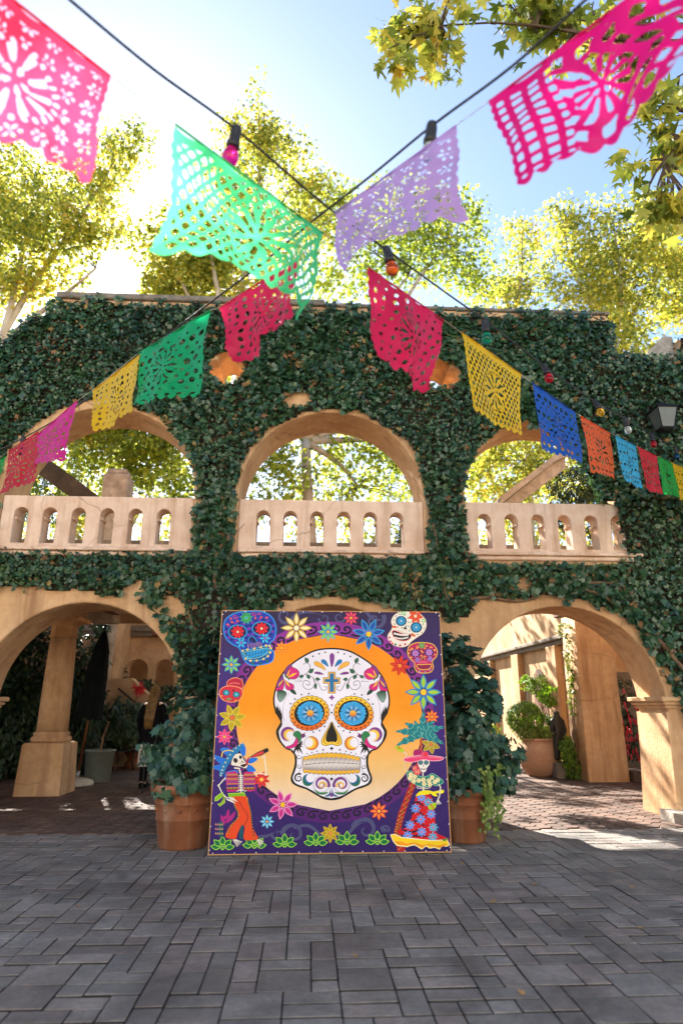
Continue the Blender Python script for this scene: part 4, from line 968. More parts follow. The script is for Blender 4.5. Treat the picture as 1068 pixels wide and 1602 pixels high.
# arms, spine, ribs
stroke(y3([(290, 325), (330, 330), (342, 380), (345, 520)]), 12, BONE)
for pts in ([(222, 404), (196, 430), (166, 466)], [(166, 466), (196, 530), (236, 570)], [(445, 372), (500, 368), (545, 378)], [(545, 378), (540, 320), (530, 252)]):
    stroke(y3(pts), 9, BONE)
for x, y in ((166, 466), (545, 378)): dot(x, y + 1017, 9, BONE, 8)
for k in range(4): stroke(y3([(512 + 8 * k, 250), (516 + 6 * k, 230 - 3 * k)]), 4, BONE)
for k in range(8): stroke(y3([(322, 390 + 16 * k), (345, 384 + 16 * k), (366, 390 + 16 * k)]), 6, BONE)
stroke(smooth(y3([(290, 480), (310, 510), (345, 500), (380, 510), (400, 490)]), False, 3), 6, BONE)
# serape vest
for pts in ([(230, 360), (300, 352), (318, 372), (326, 500), (290, 514), (234, 516), (226, 440)], [(364, 366), (380, 356), (444, 360), (458, 440), (456, 504), (410, 514), (362, 496)]):
    P_ = y3(pts); fill(P_, srgb('c81e78')); x0 = min(p[0] for p in P_) + 6; x1 = max(p[0] for p in P_) - 6
    for k, (yy, hh, c_) in enumerate(((374, 12, 'b8863c'), (392, 8, '6a3a1e'), (408, 12, 'b8863c'), (424, 8, 'b43c78'), (434, 8, '7a3a8a'), (448, 9, 'b8863c'), (462, 16, '1e2a7a'), (480, 12, 'c08a3c'), (492, 9, '6a3a1e'))): fill(y3([(x0 - 417 + 417, yy), (x1, yy - 2), (x1, yy + hh - 2), (x0, yy + hh)]), srgb(c_))
    for k in range(3): fill(ell(x0 + 20 + 28 * k, 1017 + 486, 8, 4, 6), INK)
# sash and trousers
for pts in ([(200, 520), (180, 530), (140, 560), (136, 590), (156, 586), (200, 550)], [(210, 540), (214, 580), (180, 610), (160, 612), (176, 632), (216, 600)], [(240, 530), (370, 522), (384, 552), (250, 560)]):
    q = y3(pts); fill(q, srgb('7ab41e')); stroke(q, 4, srgb('d2e650'), True)
q = smooth(y3([(262, 560), (384, 552), (404, 600), (424, 690), (426, 760), (456, 840), (482, 886), (430, 900), (366, 890), (372, 800), (350, 780), (316, 850), (300, 890), (220, 872), (260, 780), (320, 710), (290, 620)]), True, 3); fill(q, srgb('e0461a'))
for pts in ([(270, 570), (300, 640), (326, 706), (270, 780), (232, 850)], [(392, 570), (418, 660), (428, 750), (448, 880)]):
    m = smooth(y3(pts), False, 6); stroke(m, 9, INK)
    for p in m[::1]: dot(*p, 3.6, srgb('f0d23c'), 5)
stroke(smooth(y3([(330, 590), (360, 650), (398, 710), (372, 780)]), False, 4), 4, INK)
for (x, y) in ((240, 560), (226, 575)):
    for k in range(4): stroke(y3([(x, y), (x + 50 + 8 * k, y + 6 + 9 * k)]), 5, BONE)
for x, y, dx in ((280, 895, 70), (470, 895, 50)):
    for k in range(5): stroke(y3([(x + 6 * k, y), (x + dx * (0.5 + .14 * k), y + 56 - 9 * k)]), 5, BONE)

# --- palm tree and dancer, lower right
def c4(pts): return [(x + 1017, y + 1017) for x, y in pts]
q = c4([(744, 66), (764, 66), (762, 200), (740, 330), (690, 470), (640, 620), (600, 760), (590, 840), (600, 985), (640, 985), (566, 985), (545, 850), (540, 820), (570, 700), (620, 560), (690, 380), (736, 200)])
q = c4([(744, 66), (764, 66), (762, 200), (740, 340), (706, 470), (640, 640), (604, 760), (592, 860), (634, 985), (566, 985), (540, 830), (572, 680), (640, 500), (700, 340), (738, 200)])
fill(q, srgb('a81e24'))
ax = [(754, 66), (750, 200), (720, 340), (672, 490), (606, 665), (574, 780), (566, 850), (600, 985)]
m = smooth(c4(ax), False, 7)
for k in range(0, len(m) - 2, 2):
    w = 8 + 22 * k / len(m); p, r_ = m[k], m[k + 2]; stroke([(p[0] - w, p[1]), (p[0] + w, p[1] + 6), (r_[0] - w, r_[1])], 3.5, srgb('d89a3c'))
    fill([(p[0] - w * .6, p[1] + 4), (p[0] + w * .6, p[1] + 8), (p[0], p[1] + 16)], srgb('3c5a28'))
base = (1771, 1083)
fr = [((545, 30), 18), ((550, 150), 30), ((700, -60), 10), ((770, -140), 0), ((860, -60), -10), ((940, -10), -20), ((935, 130), -30), ((620, -40), 14), ((880, 60), -20)]
for (tx, ty), bend in fr:
    tx += 1017; ty += 1017; dx, dy = tx - base[0], ty - base[1]; l = math.hypot(dx, dy); L_ = []; Rg = []
    for k in range(9):
        t = k / 8; px_ = base[0] + dx * t; py_ = base[1] + dy * t - 60 * t * (1 - t) * (1 if abs(dx) > 60 else 0); w = 34 * math.sin(math.pi * min(1, t * .92 + .08)) * (1.0 if k % 2 else 0.62)
        L_.append((px_ - dy / l * w, py_ + dx / l * w)); Rg.append((px_ + dy / l * w, py_ - dx / l * w))
    fill(L_ + Rg[::-1], srgb('14787c'))
    for k in range(1, 8, 2): stroke([L_[k], ((L_[k - 1][0] + Rg[k - 1][0]) / 2, (L_[k - 1][1] + Rg[k - 1][1]) / 2), Rg[k]], 3, srgb('8ad0c0'))
# maraca arm
q = smooth(c4([(548, 150), (566, 142), (600, 160), (620, 190), (600, 196), (560, 176)]), True, 3); fill(q, srgb('b4c828')); stroke(c4([(566, 150), (590, 168)]), 10, srgb('c8641e'))
stroke(c4([(612, 190), (640, 216)]), 8, BONE); stroke(c4([(636, 214), (622, 260), (620, 320), (660, 356)]), 6, srgb('d8c8a8'))
# skirt
q = smooth(c4([(712, 540), (760, 520), (820, 530), (850, 600), (866, 760), (870, 830), (960, 876), (960, 900), (800, 900), (560, 830), (640, 790), (680, 700)]), True, 4); fill(q, srgb('c81420'))
for pts in ([(690, 600), (730, 590), (770, 620), (830, 600)], [(676, 690), (720, 660), (780, 700), (850, 680)], [(650, 770), (720, 740), (780, 780), (866, 760)], [(600, 810), (680, 830), (760, 810), (880, 850)], [(640, 860), (760, 860), (880, 870)]): stroke(smooth(c4(pts), False, 4), 15, INK, taper='mid')
for x, y, c_ in ((708, 642, '3c6ad2'), (750, 728, '3c6ad2'), (664, 774, '3c6ad2'), (758, 828, '3c6ad2'), (832, 686, '3c6ad2'), (810, 592, '148a8a'), (850, 792, '148a8a'), (648, 858, '3c6ad2'), (754, 552, '3c6ad2'), (846, 870, '148a8a')): flower(x + 1017, y + 1017, 42, 8, srgb(c_), srgb('8ab4f0'), srgb('e0501e'), -90, 0.2)
q = c4([(510, 850), (540, 846), (600, 872), (720, 884), (840, 896), (960, 890), (980, 930), (950, 944), (920, 930), (900, 966), (860, 950), (820, 958), (790, 940), (760, 966), (700, 930), (640, 946), (560, 936), (530, 900)]); fill(q, srgb('f0c81e')); stroke(q, 6, srgb('f0e8c8'), True)
q = c4([(540, 900), (600, 905), (640, 920), (700, 912), (760, 930), (820, 924), (880, 936), (960, 920), (940, 938), (900, 955), (860, 942), (790, 934), (760, 956), (700, 924), (640, 938), (570, 930)]); fill(q, srgb('e8941e'))
fill(smooth(c4([(920, 890), (960, 876), (964, 886), (940, 900)]), True, 2), srgb('3c8a3c'))
# sash, spine, ribs, blouse
stroke(c4([(770, 460), (772, 520)]), 12, BONE)
for k in range(2): stroke(smooth(c4([(716, 462 + 14 * k), (770, 474 + 12 * k), (828, 460 + 14 * k)]), False, 3), 5, BONE)
for pts in ([(710, 540), (740, 506), (800, 496), (850, 510), (800, 530), (740, 536)], [(830, 516), (880, 500), (930, 492), (924, 520), (870, 520), (884, 542), (850, 540)]): fill(smooth(c4(pts), True, 3), srgb('f0dc1e'))
q = smooth(c4([(640, 352), (690, 348), (740, 384), (800, 384), (840, 362), (890, 390), (930, 430), (880, 460), (840, 452), (800, 468), (740, 464), (690, 440), (650, 410)]), True, 3); fill(q, srgb('148072')); stroke(q, 4, srgb('8ac8a0'), True)
for x, y in ((670, 372), (702, 388), (734, 418), (694, 424), (770, 412), (776, 446), (814, 420), (840, 394), (862, 430), (884, 414), (664, 400), (822, 450)): flower(x + 1017, y + 1017, 22, 6, CREAM, None, srgb('e0a01e'), 0, 0.3)
# arm and hand with maraca
stroke(c4([(890, 446), (906, 470), (898, 540), (884, 574)]), 10, BONE)
for k in range(5): stroke(c4([(884, 568), (868 + 11 * k, 610 - 3 * abs(k - 2))]), 5, BONE)
q = smooth(c4([(810, 620), (840, 598), (872, 600), (868, 632), (836, 652), (812, 644)]), True, 3); fill(q, srgb('a8c81e')); stroke(c4([(826, 606), (850, 640)]), 10, srgb('c86428'))
# head, hair flowers, hat
fill(ell(720 + 1017, 335 + 1017, 34, 42, 14), srgb('c81e3c'))
for x, y in ((700, 320), (730, 350), (712, 350)): flower(x + 1017, y + 1017, 24, 6, srgb('e0463c'), srgb('f0a0a0'), GOLD)
q = smooth(c4([(724, 280), (740, 250), (780, 244), (814, 254), (818, 290), (800, 316), (790, 344), (768, 356), (748, 340), (734, 312)]), True, 4); fill(q, srgb('ece2d8')); stroke(q, 3, srgb('6a5a60'), True)
for x in (748, 792): fill(ell(x + 1017, 276 + 1017, 19, 18, 14), srgb('1e3a46')); flower(x + 1017, 276 + 1017, 14, 8, srgb('4a8a96'), None, None)
fill(c4([(769, 294), (762, 304), (776, 304)]), INK); stroke(smooth(c4([(744, 320), (768, 332), (794, 322)]), False, 3), 4, INK)
for k in range(5): stroke(c4([(752 + 8 * k, 322), (752 + 8 * k, 334)]), 2, INK)
stroke(c4([(766, 356), (766, 384)]), 9, BONE)
fill(smooth(c4([(690, 210), (700, 176), (730, 172), (760, 190), (752, 226), (710, 232)]), True, 3), srgb('a81464'))
q = smooth(c4([(612, 256), (640, 234), (710, 222), (770, 216), (850, 222), (926, 234), (910, 256), (840, 262), (770, 252), (700, 270), (650, 272)]), True, 4); fill(q, srgb('e83c6e')); stroke(q, 5, srgb('f0b4c8'), True)
for k in range(16): dot(1017 + 640 + 17.5 * k, 1017 + 240 - 10 * math.sin(k * .2), 3.6, srgb('f8e0e8'), 5)
fill(smooth(c4([(750, 222), (756, 196), (780, 186), (806, 200), (812, 226), (780, 236)]), True, 3), srgb('e0506e'))
fill(smooth(c4([(770, 210), (786, 190), (800, 206), (790, 226)]), True, 2), srgb('e8283c'))

m, t, bb_, o_ = nt('printed_banner_vinyl')
va = t.nodes.new('ShaderNodeVertexColor'); va.layer_name = 'paint'
dirt = ramp(t, texture(t, 2.2, 5, 0.6), [(0.3, (0.86, 0.86, 0.86)), (0.65, (1, 1, 1))])
t.links.new(mixc(t, 1.0, va.outputs[0], dirt, 'MULTIPLY'), bb_.inputs['Base Color'])
bb_.inputs['Roughness'].default_value = 0.5; bb_.inputs['Specular IOR Level'].default_value = 0.2
bump(t, bb_, texture(t, 2.2, 4, 0.5, 'Object', 0.8), 0.35, 0.04)
art.build('printed_face', m, mural, colattr=True)
# eyelets / tacks along the edge
tk = MB()
for k in range(12):
    for u, v in ((0.02 + 0.96 * k / 11, 0.006), (0.02 + 0.96 * k / 11, 0.992), (0.006, 0.02 + 0.96 * k / 11), (0.994, 0.02 + 0.96 * k / 11)):
        x, y, z = panel_pt(u, v, 0.010); tk.box(x - 0.006, x + 0.006, y, y + 0.006, z - 0.006, z + 0.006)
tk.build('tacks', plain('zinc', (0.5, 0.5, 0.52), 0.4, 0.6), mural, kind='stuff')

# ================================================================== IVY ON THE WALL
def wall_top(x):
    for (xa, za), (xb, zb) in zip(TOPS, TOPS[1:]):
        if xa <= x <= xb: return za + (zb - za) * (x - xa) / max(1e-6, xb - xa)
    return 6.8
TOPS = [(-7.6, 6.62), (-4.72, 6.84), (-4.42, 7.27), (-4.1, 7.34), (-4.02, 7.62), (4.88, 7.62), (4.92, 6.87), (6.0, 6.87), (6.05, 7.25), (9, 7.25)]
LOWB = [(-7.6, 3.05), (-4.6, 3.02), (-3.2, 3.0), (-2.5, 2.93), (-2.25, 2.84), (-2.1, 2.62), (-1.95, 2.42), (-1.8, 2.12), (-1.68, 1.6), (-1.58, 0.8), (-1.45, 0.0), (-0.85, 0.0), (-0.72, 2.6), (-0.5, 2.74), (-0.3, 2.84), (0.0, 2.91), (0.5, 2.93), (0.9, 2.88), (1.2, 2.76), (1.5, 2.72), (1.75, 2.66), (2.0, 2.58), (2.2, 2.66), (2.4, 2.84), (2.7, 2.93), (3.3, 2.97), (3.9, 2.93), (4.3, 2.78), (4.6, 2.52), (4.85, 2.18), (5.0, 1.9), (5.12, 1.55), (5.22, 0.9), (5.4, 0.05), (9, 0.0)]
def interp(T, x):
    for (xa, za), (xb, zb) in zip(T, T[1:]):
        if xa <= x <= xb: return za + (zb - za) * (x - xa) / max(1e-6, xb - xa)
    return T[-1][1]
def ivy_ok(x, z):
    nz = noise.noise(Vector((x * 2.2, 3.1, z * 2.2))) ; n2 = noise.noise(Vector((x * 5, 9.1, z * 5)))
    if z > wall_top(x) + 0.05 + 0.03 * n2: return False
    if z > 7.56 and -4.0 < x < 4.88 and n2 < 0.12: return False
    if z < interp(LOWB, x) + 0.07 * nz + 0.06 * n2: return False
    for k, (c, r) in enumerate(UPP):
        mg = (0.03, 0.05, -0.12)[k] + 0.05 * n2 + 0.05 * nz
        if k == 2 and x < c - 0.2: mg = 0.02 + 0.04 * n2
        if k == 2 and x > c + 0.45: mg = -0.62 + 0.15 * n2 if z > 4.38 else -0.22
        if k == 0 and x < c: mg = 0.12 + 0.05 * n2
        if z >= SPU:
            d = math.hypot(x - c, z - SPU)
            if d < r + mg: return False
        elif z > FL - 0.02 + 0.05 * n2:
            if k == 2 and x > 4.64 + 0.06 * n2 - 0.10 * (z - FL): continue
            if abs(x - c) < r + (0.04 if k != 2 else min(0.02, mg + 0.25)) + 0.04 * n2: return False
    if 2.45 < x < 4.55 and 3.44 + 0.03 * n2 < z < 3.62: return False
    if -0.9 < x < 1.6 and 3.52 + 0.06 * n2 < z < 3.62: return False
    for qx, qz in QF:
        if math.hypot(x - qx, z - qz) < 0.27 + 0.05 * n2: return False
    for bx, bz, br in ((-0.22, 5.98, 0.13), (-2.35, 3.0, 0.12), (3.1, 3.13, 0.10), (-1.9, 2.75, 0.14), (2.75, 3.2, 0.08)):
        if math.hypot((x - bx) / 1.5, z - bz) < br: return False
    if nz + 0.6 * n2 < -0.9: return False
    return True
pts = []
r2 = random.Random(5)
while len(pts) < 50000:
    x = r2.uniform(-6.2, 7.0); z = r2.uniform(0.0, 7.9)
    if r2.random() < 0.5 and z < 3.0: continue
    if ivy_ok(x, z): pts.append((x, z))
P = []
for x, z in pts:
    th = 0.12 + 0.12 * noise.noise(Vector((x * 1.3, 0, z * 1.3))) + 0.05 * noise.noise(Vector((x * 4, 5, z * 4)))
    th = max(0.03, th)
    P.append((x, WY - r2.uniform(0.015, 1.0) ** 0.7 * th - 0.02, z))
P = np.array(P)
# leaves capping the exposed wall tops and ends
extra = []
for _ in range(1500):
    x = r2.choice([r2.uniform(-6.5, -4.05), r2.uniform(4.95, 7.2)]); extra.append((x, r2.uniform(WY - 0.05, WB), wall_top(x) + r2.uniform(0.0, 0.10)))
for _ in range(500): extra.append((4.93 + r2.uniform(0, 0.08), r2.uniform(WY, WB), r2.uniform(6.87, 7.62)))
for _ in range(300): extra.append((-4.1 - r2.uniform(0, 0.1), r2.uniform(WY - .05, WB), r2.uniform(7.2, 7.66)))
for _ in range(500): x = r2.uniform(2.0, 4.85); extra.append((x, r2.uniform(WY - .03, WB), 7.72 + r2.uniform(-0.03, 0.04)))
for _ in range(900):                                     # ivy hanging into the right upper arch
    a = R(r2.uniform(-5, 80)); rr = 1.30 - r2.uniform(0, 0.55) * (1 - a / R(100)); extra.append((3.62 + rr * math.cos(a), r2.uniform(WY - 0.08, WY + 0.3), SPU + rr * math.sin(a)))
for _ in range(2600):                                    # longer sprays hanging at the lower fringe
    x = r2.uniform(-5.6, 6.2); zb = interp(LOWB, x)
    if zb < 1.2 or -0.45 < x < 1.15 or noise.noise(Vector((x * 3.1, 7, 0))) < -0.15: continue
    q_ = r2.random(); extra.append((x + r2.uniform(-.04, .04), WY - 0.05 - 0.16 * r2.random(), zb + 0.30 - 0.42 * q_ * max(0.2, noise.noise(Vector((x * 5, 1, 0))) + .5)))
P = np.concatenate([P, np.array(extra)])
mat_ = MB(); st_ = 0.055                                  # dark sheet: shade between the leaves as colour, plus old stems and litter
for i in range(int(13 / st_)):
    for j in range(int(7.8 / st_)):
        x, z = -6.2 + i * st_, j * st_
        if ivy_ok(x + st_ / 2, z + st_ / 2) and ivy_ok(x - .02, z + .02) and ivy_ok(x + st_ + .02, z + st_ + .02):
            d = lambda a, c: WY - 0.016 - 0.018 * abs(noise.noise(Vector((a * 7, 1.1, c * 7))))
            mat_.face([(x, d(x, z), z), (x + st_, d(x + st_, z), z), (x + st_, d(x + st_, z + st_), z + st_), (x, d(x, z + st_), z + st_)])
ivy = thing('ivy', 'dark green ivy climbing over the whole arcade wall', 'ivy', (0.3, WY - 0.02, 0))
nr, tp = leaf_frames(len(P), (0, -1.0, 0.45), 0.8, 1.0)
sz = (0.036 + 0.075 * rng.random(len(P)) ** 1.7) * np.array([1.0 + 0.45 * noise.noise(Vector((p[0] * 0.9, 4.4, p[2] * 0.9))) for p in P])
dry = np.array([noise.noise(Vector((p[0] * 1.7, 2.2, p[2] * 1.7))) > 0.52 for p in P]) & (rng.random(len(P)) < 0.35) | (rng.random(len(P)) < 0.03)
front = np.argsort(-sz + 100 * dry)[:240]                # the largest leaves are leaves of their own
mask = np.ones(len(P), bool); mask[front] = False
g = mask & ~dry; scatter('ivy_foliage', L_IVY, P[g], nr[g], tp[g], sz[g], M_ivy, ivy)
g = mask & dry; scatter('dry_foliage', L_IVY, P[g], nr[g], tp[g], sz[g], M_ivy_dry, ivy)
tv, tf = L_IVY; lme = bpy.data.meshes.new('ivy_leaf'); lme.from_pydata([tuple(p) for p in tv], [], [tuple(int(q) for q in f) for f in tf]); lme.materials.append(M_ivy)
for i in front:
    n_ = Vector(nr[i]).normalized(); t_ = Vector(tp[i]); t_ = (t_ - n_ * n_.dot(t_)).normalized(); s_ = t_.cross(n_)
    o = link('ivy_leaf', lme, ivy); Mx = Matrix((s_, t_, n_)).transposed().to_4x4()
    o.matrix_basis = Matrix.Translation(Vector(P[i]) - ivy.location) @ Mx @ Matrix.Scale(float(sz[i]), 4)
mat_.build('stem_shade_mat', surf('stem_shade_mat', [(0.3, srgb('1e1a12')), (0.7, srgb('3a3122'))], 14, 0.95, 0.8, 40, 0.02), ivy, False, 'stuff')
# woody stems creeping over the plaster
sb = MB()
def opening(x, z):
    return any((z >= SPU and math.hypot(x - c, z - SPU) < r + 0.05) or (3.5 < z < SPU and abs(x - c) < r + 0.06) for c, r in UPP) or any((z >= SPL and math.hypot(x - c, z - SPL) < r + 0.06) or (z < SPL and abs(x - c) < r + 0.06) for c, r in LOW) or (4.9 < x < 5.42 and z < 1.7)
def creep(p, ang, n, r0, wig=0.35):
    x, z = p; pts_ = []
    for k in range(n):
        if k > 2 and (opening(x, z) or (r0 < 0.021 and not ivy_ok(x, z))): break
        pts_.append((x, WY - 0.025 - r0, z)); ang += r2.uniform(-wig, wig); x += 0.14 * math.cos(ang); z += 0.14 * math.sin(ang)
    sb.tube(pts_, [r0 * (1 - 0.6 * k / n) for k in range(len(pts_))], 5)
for p, a, n, r0 in (((5.52, 0.12), 1.6, 12, 0.04), ((5.6, 0.12), 1.65, 14, 0.03), ((5.48, 1.5), 2.0, 9, 0.045), ((5.15, 2.15), 2.2, 8, 0.05), ((4.55, 2.72), 2.7, 10, 0.035), ((3.4, 3.02), 0.1, 9, 0.035), ((2.3, 2.9), 0.3, 9, 0.03), ((4.4, 3.0), 0.5, 8, 0.03),
                    ((-1.3, 0.05), 1.55, 18, 0.035), ((-1.15, 0.05), 1.5, 18, 0.03), ((-1.5, 2.4), 2.2, 8, 0.025), ((5.6, 3.0), 1.5, 14, 0.04), ((5.9, 0.1), 1.6, 20, 0.045), ((-1.3, 3.0), 1.6, 20, 0.03), ((2.0, 2.7), 1.6, 20, 0.03), ((-4.6, 3.0), 1.5, 18, 0.03), ((1.9, 3.4), 2.9, 12, 0.02), ((-0.3, 3.0), 0.1, 12, 0.025)):
    creep(p, a, n, r0)
for _ in range(150):
    x, z = r2.choice(pts); creep((x, z), r2.uniform(0, 6.28), r2.randint(4, 9), r2.uniform(0.004, 0.010), 0.5)
sb.build('ivy_stem', M_vine, ivy, True, 'stuff')

# ================================================================== POTS IN FRONT
def pot_thing(name, label, x, y, s, mat, prof, rim=True, group=None, cat='plant pot', bands=True):
    t = thing(name, label, cat, (x, y, 0), group)
    b = MB(); b.lathe([(r * s, z * s) for r, z in prof], (x, y, 0), 36); b.build('body', mat, t, True)
    rt, zt = prof[-1]
    b = MB(); b.lathe([(1e-5, zt * s * 0.93), (rt * s * 0.9, zt * s * 0.93)], (x, y, 0), 24); b.build('soil', M_soil, t)
    return t
PROF = [(0.0, 0.0), (0.245, 0.0), (0.262, 0.02), (0.30, 0.28), (0.307, 0.285), (0.307, 0.30), (0.301, 0.305), (0.318, 0.44), (0.326, 0.445), (0.326, 0.46), (0.320, 0.465), (0.335, 0.545), (0.375, 0.56), (0.385, 0.60), (0.378, 0.635), (0.345, 0.64), (0.33, 0.60), (0.33, 0.55)]
lp = (-1.31, 7.72); rp_ = (1.80, 7.86)
tL = pot_thing('terracotta_pot', 'large ribbed terracotta pot left of the skull panel', *lp, 1.0, M_terra, PROF)
b = MB()
for k in range(12):                                       # small moulded rosettes round the belly
    a = 2 * math.pi * k / 12; b.ball((lp[0] + 0.309 * math.cos(a), lp[1] + 0.309 * math.sin(a), 0.385), 0.022, 8, 5)
b.build('moulding', M_terra, tL, True)
tR = pot_thing('terracotta_pot', 'terracotta pot half hidden behind the right edge of the skull panel', *rp_, 0.88, M_terra, PROF)

def bush(name, label, cat, loc, blobs, dens, per, cl_r, size, mat, tmpl=L_IVY, stems=6, group=None, facing=(0, -0.5, 0.55), spread=0.8, kind='stuff', srf=0.3):
    t = thing(name, label, cat, loc, group)
    P, C = cloud(blobs, dens * 5.0, per, cl_r, surface=srf, gaps=False)
    cen = np.array([bb[:3] for bb in blobs]).mean(0); f = (P - cen); f = f / (np.linalg.norm(f, axis=1, keepdims=True) + 1e-6) * 0.9 + np.array(facing)
    nr = f + rand_dirs(len(P)) * spread; tp = np.tile([0, 0, -0.9], (len(P), 1)) + rand_dirs(len(P)) * 0.6
    scatter('foliage', tmpl, P, nr, tp, rng.uniform(size * 0.65, size * 1.25, len(P)), mat, t, kind)
    if stems:
        b = MB(); base = Vector(loc)
        for k in rng.choice(len(C), min(stems, len(C)), replace=False):
            e = Vector(C[k]); mid = base.lerp(e, 0.5) + Vector((rng.uniform(-.06, .06), rng.uniform(-.06, .06), 0.08))
            b.tube([base + Vector((rng.uniform(-.05, .05), 0, 0)), mid, e], [0.012, 0.009, 0.004], 5)
        b.build('stem', M_vine, t)
    return t
x, y = lp
bush('ivy_bush', 'leafy dark ivy bush spilling from the terracotta pot left of the panel', 'ivy bush', (x, y, 0.55),
     [(x + .02, y, 0.80, .42, .36, .24), (x + .02, y - .2, 0.66, .36, .2, .12), (x - .20, y - .02, 0.98, .30, .28, .26), (x + .16, y + .1, 1.20, .40, .30, .30), (x + .05, y + .5, 1.50, .40, .30, .30), (x + .14, y + .75, 1.88, .36, .3, .36), (x + .18, y + .95, 2.22, .30, .22, .25)], 80, 9, 0.10, 0.10, M_bush)
x, y = rp_
bush('ivy_bush', 'tall dark ivy bush growing from the pot at the right edge of the panel', 'ivy bush', (x, y, 0.5),
     [(x - .02, y, 0.80, .38, .34, .26), (x + .12, y, 1.08, .46, .36, .30), (x + .05, y + .05, 1.45, .45, .36, .34), (x + .0, y + .1, 1.82, .42, .34, .32), (x - .05, y + .1, 2.10, .34, .3, .22), (x + .52, y - .1, 0.96, .22, .2, .14, 1.0), (x + .36, y - .08, 0.72, .26, .24, .18, 1.1), (x + .05, y - .22, 0.56, .32, .2, .14), (x + .24, y, 1.5, .26, .3, .26)], 80, 9, 0.10, 0.105, M_bush)
# variegated trailing ivy from the right pot
tr = thing('trailing_ivy', 'pale variegated ivy trailing down the front of the right-hand pot', 'ivy', (x + .2, y - .3, 0.55))
Pt = []
sbm = MB()
for k in range(9):
    px_, py_, pz_ = x + 0.16 + 0.03 * k * 0.8, y - 0.30 + 0.015 * k, 0.74 + rng.uniform(-.05, .1); line = []
    L_ = rng.uniform(0.36, 0.66)
    for q in range(12):
        t_ = q / 11; p = (px_ + 0.05 * math.sin(3 * t_ + k), py_ - 0.05 * math.sin(t_ * 3.1), max(0.03, pz_ - L_ * t_)); line.append(p)
        for _ in range(3): Pt.append((p[0] + rng.uniform(-.04, .04), p[1] - rng.uniform(0, .05), max(.02, p[2] + rng.uniform(-.03, .03))))
    sbm.tube(line, 0.003, 4)
nr, tp = leaf_frames(len(Pt), (0.2, -1, 0.4), 0.6)
scatter('foliage', L_IVY, Pt, nr, tp, rng.uniform(0.03, 0.055, len(Pt)), M_lime, tr, 'stuff'); sbm.build('stem', M_vine, tr)

# ================================================================== TREES
def limb(b, p0, p1, r0, r1, n=6, wob=0.12, seg=7):
    p0, p1 = Vector(p0), Vector(p1); L = (p1 - p0).length; pts_ = []; ph = rng.uniform(0, 6)
    for k in range(n + 1):
        t = k / n; p = p0.lerp(p1, t); s = math.sin(math.pi * t) * wob * L * 0.35
        pts_.append(p + Vector((s * math.sin(ph + 2 * t), s * math.cos(ph + 3 * t), s * 0.6)))
    b.tube(pts_, [r0 + (r1 - r0) * k / n for k in range(n + 1)], seg); return pts_
def tree(label, base, fork, blobs, dens, per, size, mat, limbs, cl_r=0.5, r0=0.18, cat='tree', group='sycamores behind the arcade', twigs=70, keep=None, bark=None):
    bk = bark or M_bark
    t = thing('sycamore_tree', label, cat, base, group)
    b = MB(); limb(b, base, fork, r0, r0 * 0.75, 8, 0.06, 10); b.build('trunk', bk, t, True)
    ends = []
    for e in limbs:
        b = MB(); pp = limb(b, fork, e, r0 * 0.6, r0 * 0.14, 7, 0.14, 8); b.build('limb', bk, t, True); ends += pp[2:]
    P, C = cloud(blobs, dens * 5.6, per * 0.85, cl_r)
    P = P[light_gaps(P)]
    if keep is not None:
        P = P[keep(P)]; C = C[keep(C)]
    b = MB()
    for k in rng.choice(len(C), min(twigs, len(C)), replace=False):
        c = Vector(C[k]); near = min(ends, key=lambda q: (q - c).length); limb(b, near, c, 0.016, 0.005, 3, 0.15, 4)
    b.build('twig', M_darkbark, t, False, 'stuff')
    nr, tp = leaf_frames(len(P), (0, -0.25, 0.5), 1.0, 1.0)
    scatter('crown', L_SYC, P, nr, tp, rng.uniform(size * 0.6, size * 1.2, len(P)), mat, t, 'stuff')
    return t
def bl(px, py, Y, rx, ry, rz=None, w=1.0):
    c = at(px, py, Y); k = (c - EYE).length / math.sqrt(1 + ((px - 534) / 1000) ** 2 + ((801 - py) / 1000) ** 2) / 1000
    return (c.x, c.y, c.z, rx * k, (rz or (rx + ry) / 2) * k, ry * k, w)
def light_gaps(P):
    """crowns are thin where the low sun comes through onto the right-hand passage"""
    ts = np.array(to_sun); g = P - ts * (P[:, 2:3] / ts[2]); out = np.ones(len(P), bool)
    for i in range(len(P)):
        x, y = g[i, 0], g[i, 1]
        if 2.5 < x < 4.2 and 7.2 < y < 8.9 and P[i, 1] > 11.7: out[i] = False
        elif 1.8 < x < 10 and 7.2 < y < 20 and P[i, 1] > 13:
            if noise.noise(Vector((x * 0.8, y * 1.9, 3.3))) > 0.06: out[i] = False
    return out
def off_sun(P):                                           # the gap between the crowns where the sun stands
    d = (P - np.array(EYE)); d = d / np.linalg.norm(d, axis=1, keepdims=True)
    return (d @ np.array(to_sun)) < math.cos(R(1.8))
YT = 15.0
q = at(-20, 900, 15.5)
tree('sycamore with orange tips at the far left behind the wall', (q.x - 0.6, 15.5, 0), at(-10, 560, 15.5), [bl(20, 300, 15.5, 90, 80, 60), bl(60, 400, 15.5, 95, 70, 60), bl(150, 280, 15.2, 60, 55, 45), bl(190, 225, 15, 45, 35, 30, 1.3), bl(15, 455, 15.5, 60, 50, 50), bl(140, 350, 15.2, 60, 45, 40), bl(-60, 350, 16, 90, 110, 60), bl(75, 345, 14.6, 70, 60, 40), (-5.9, 15.5, 8.6, .65, .4, .5, 2.6)], 30, 15, 0.125, M_syc[0], [at(60, 330, 15.5), at(180, 250, 15), at(150, 420, 15.2), at(-40, 300, 16)], keep=off_sun)
q = at(330, 900, 16)
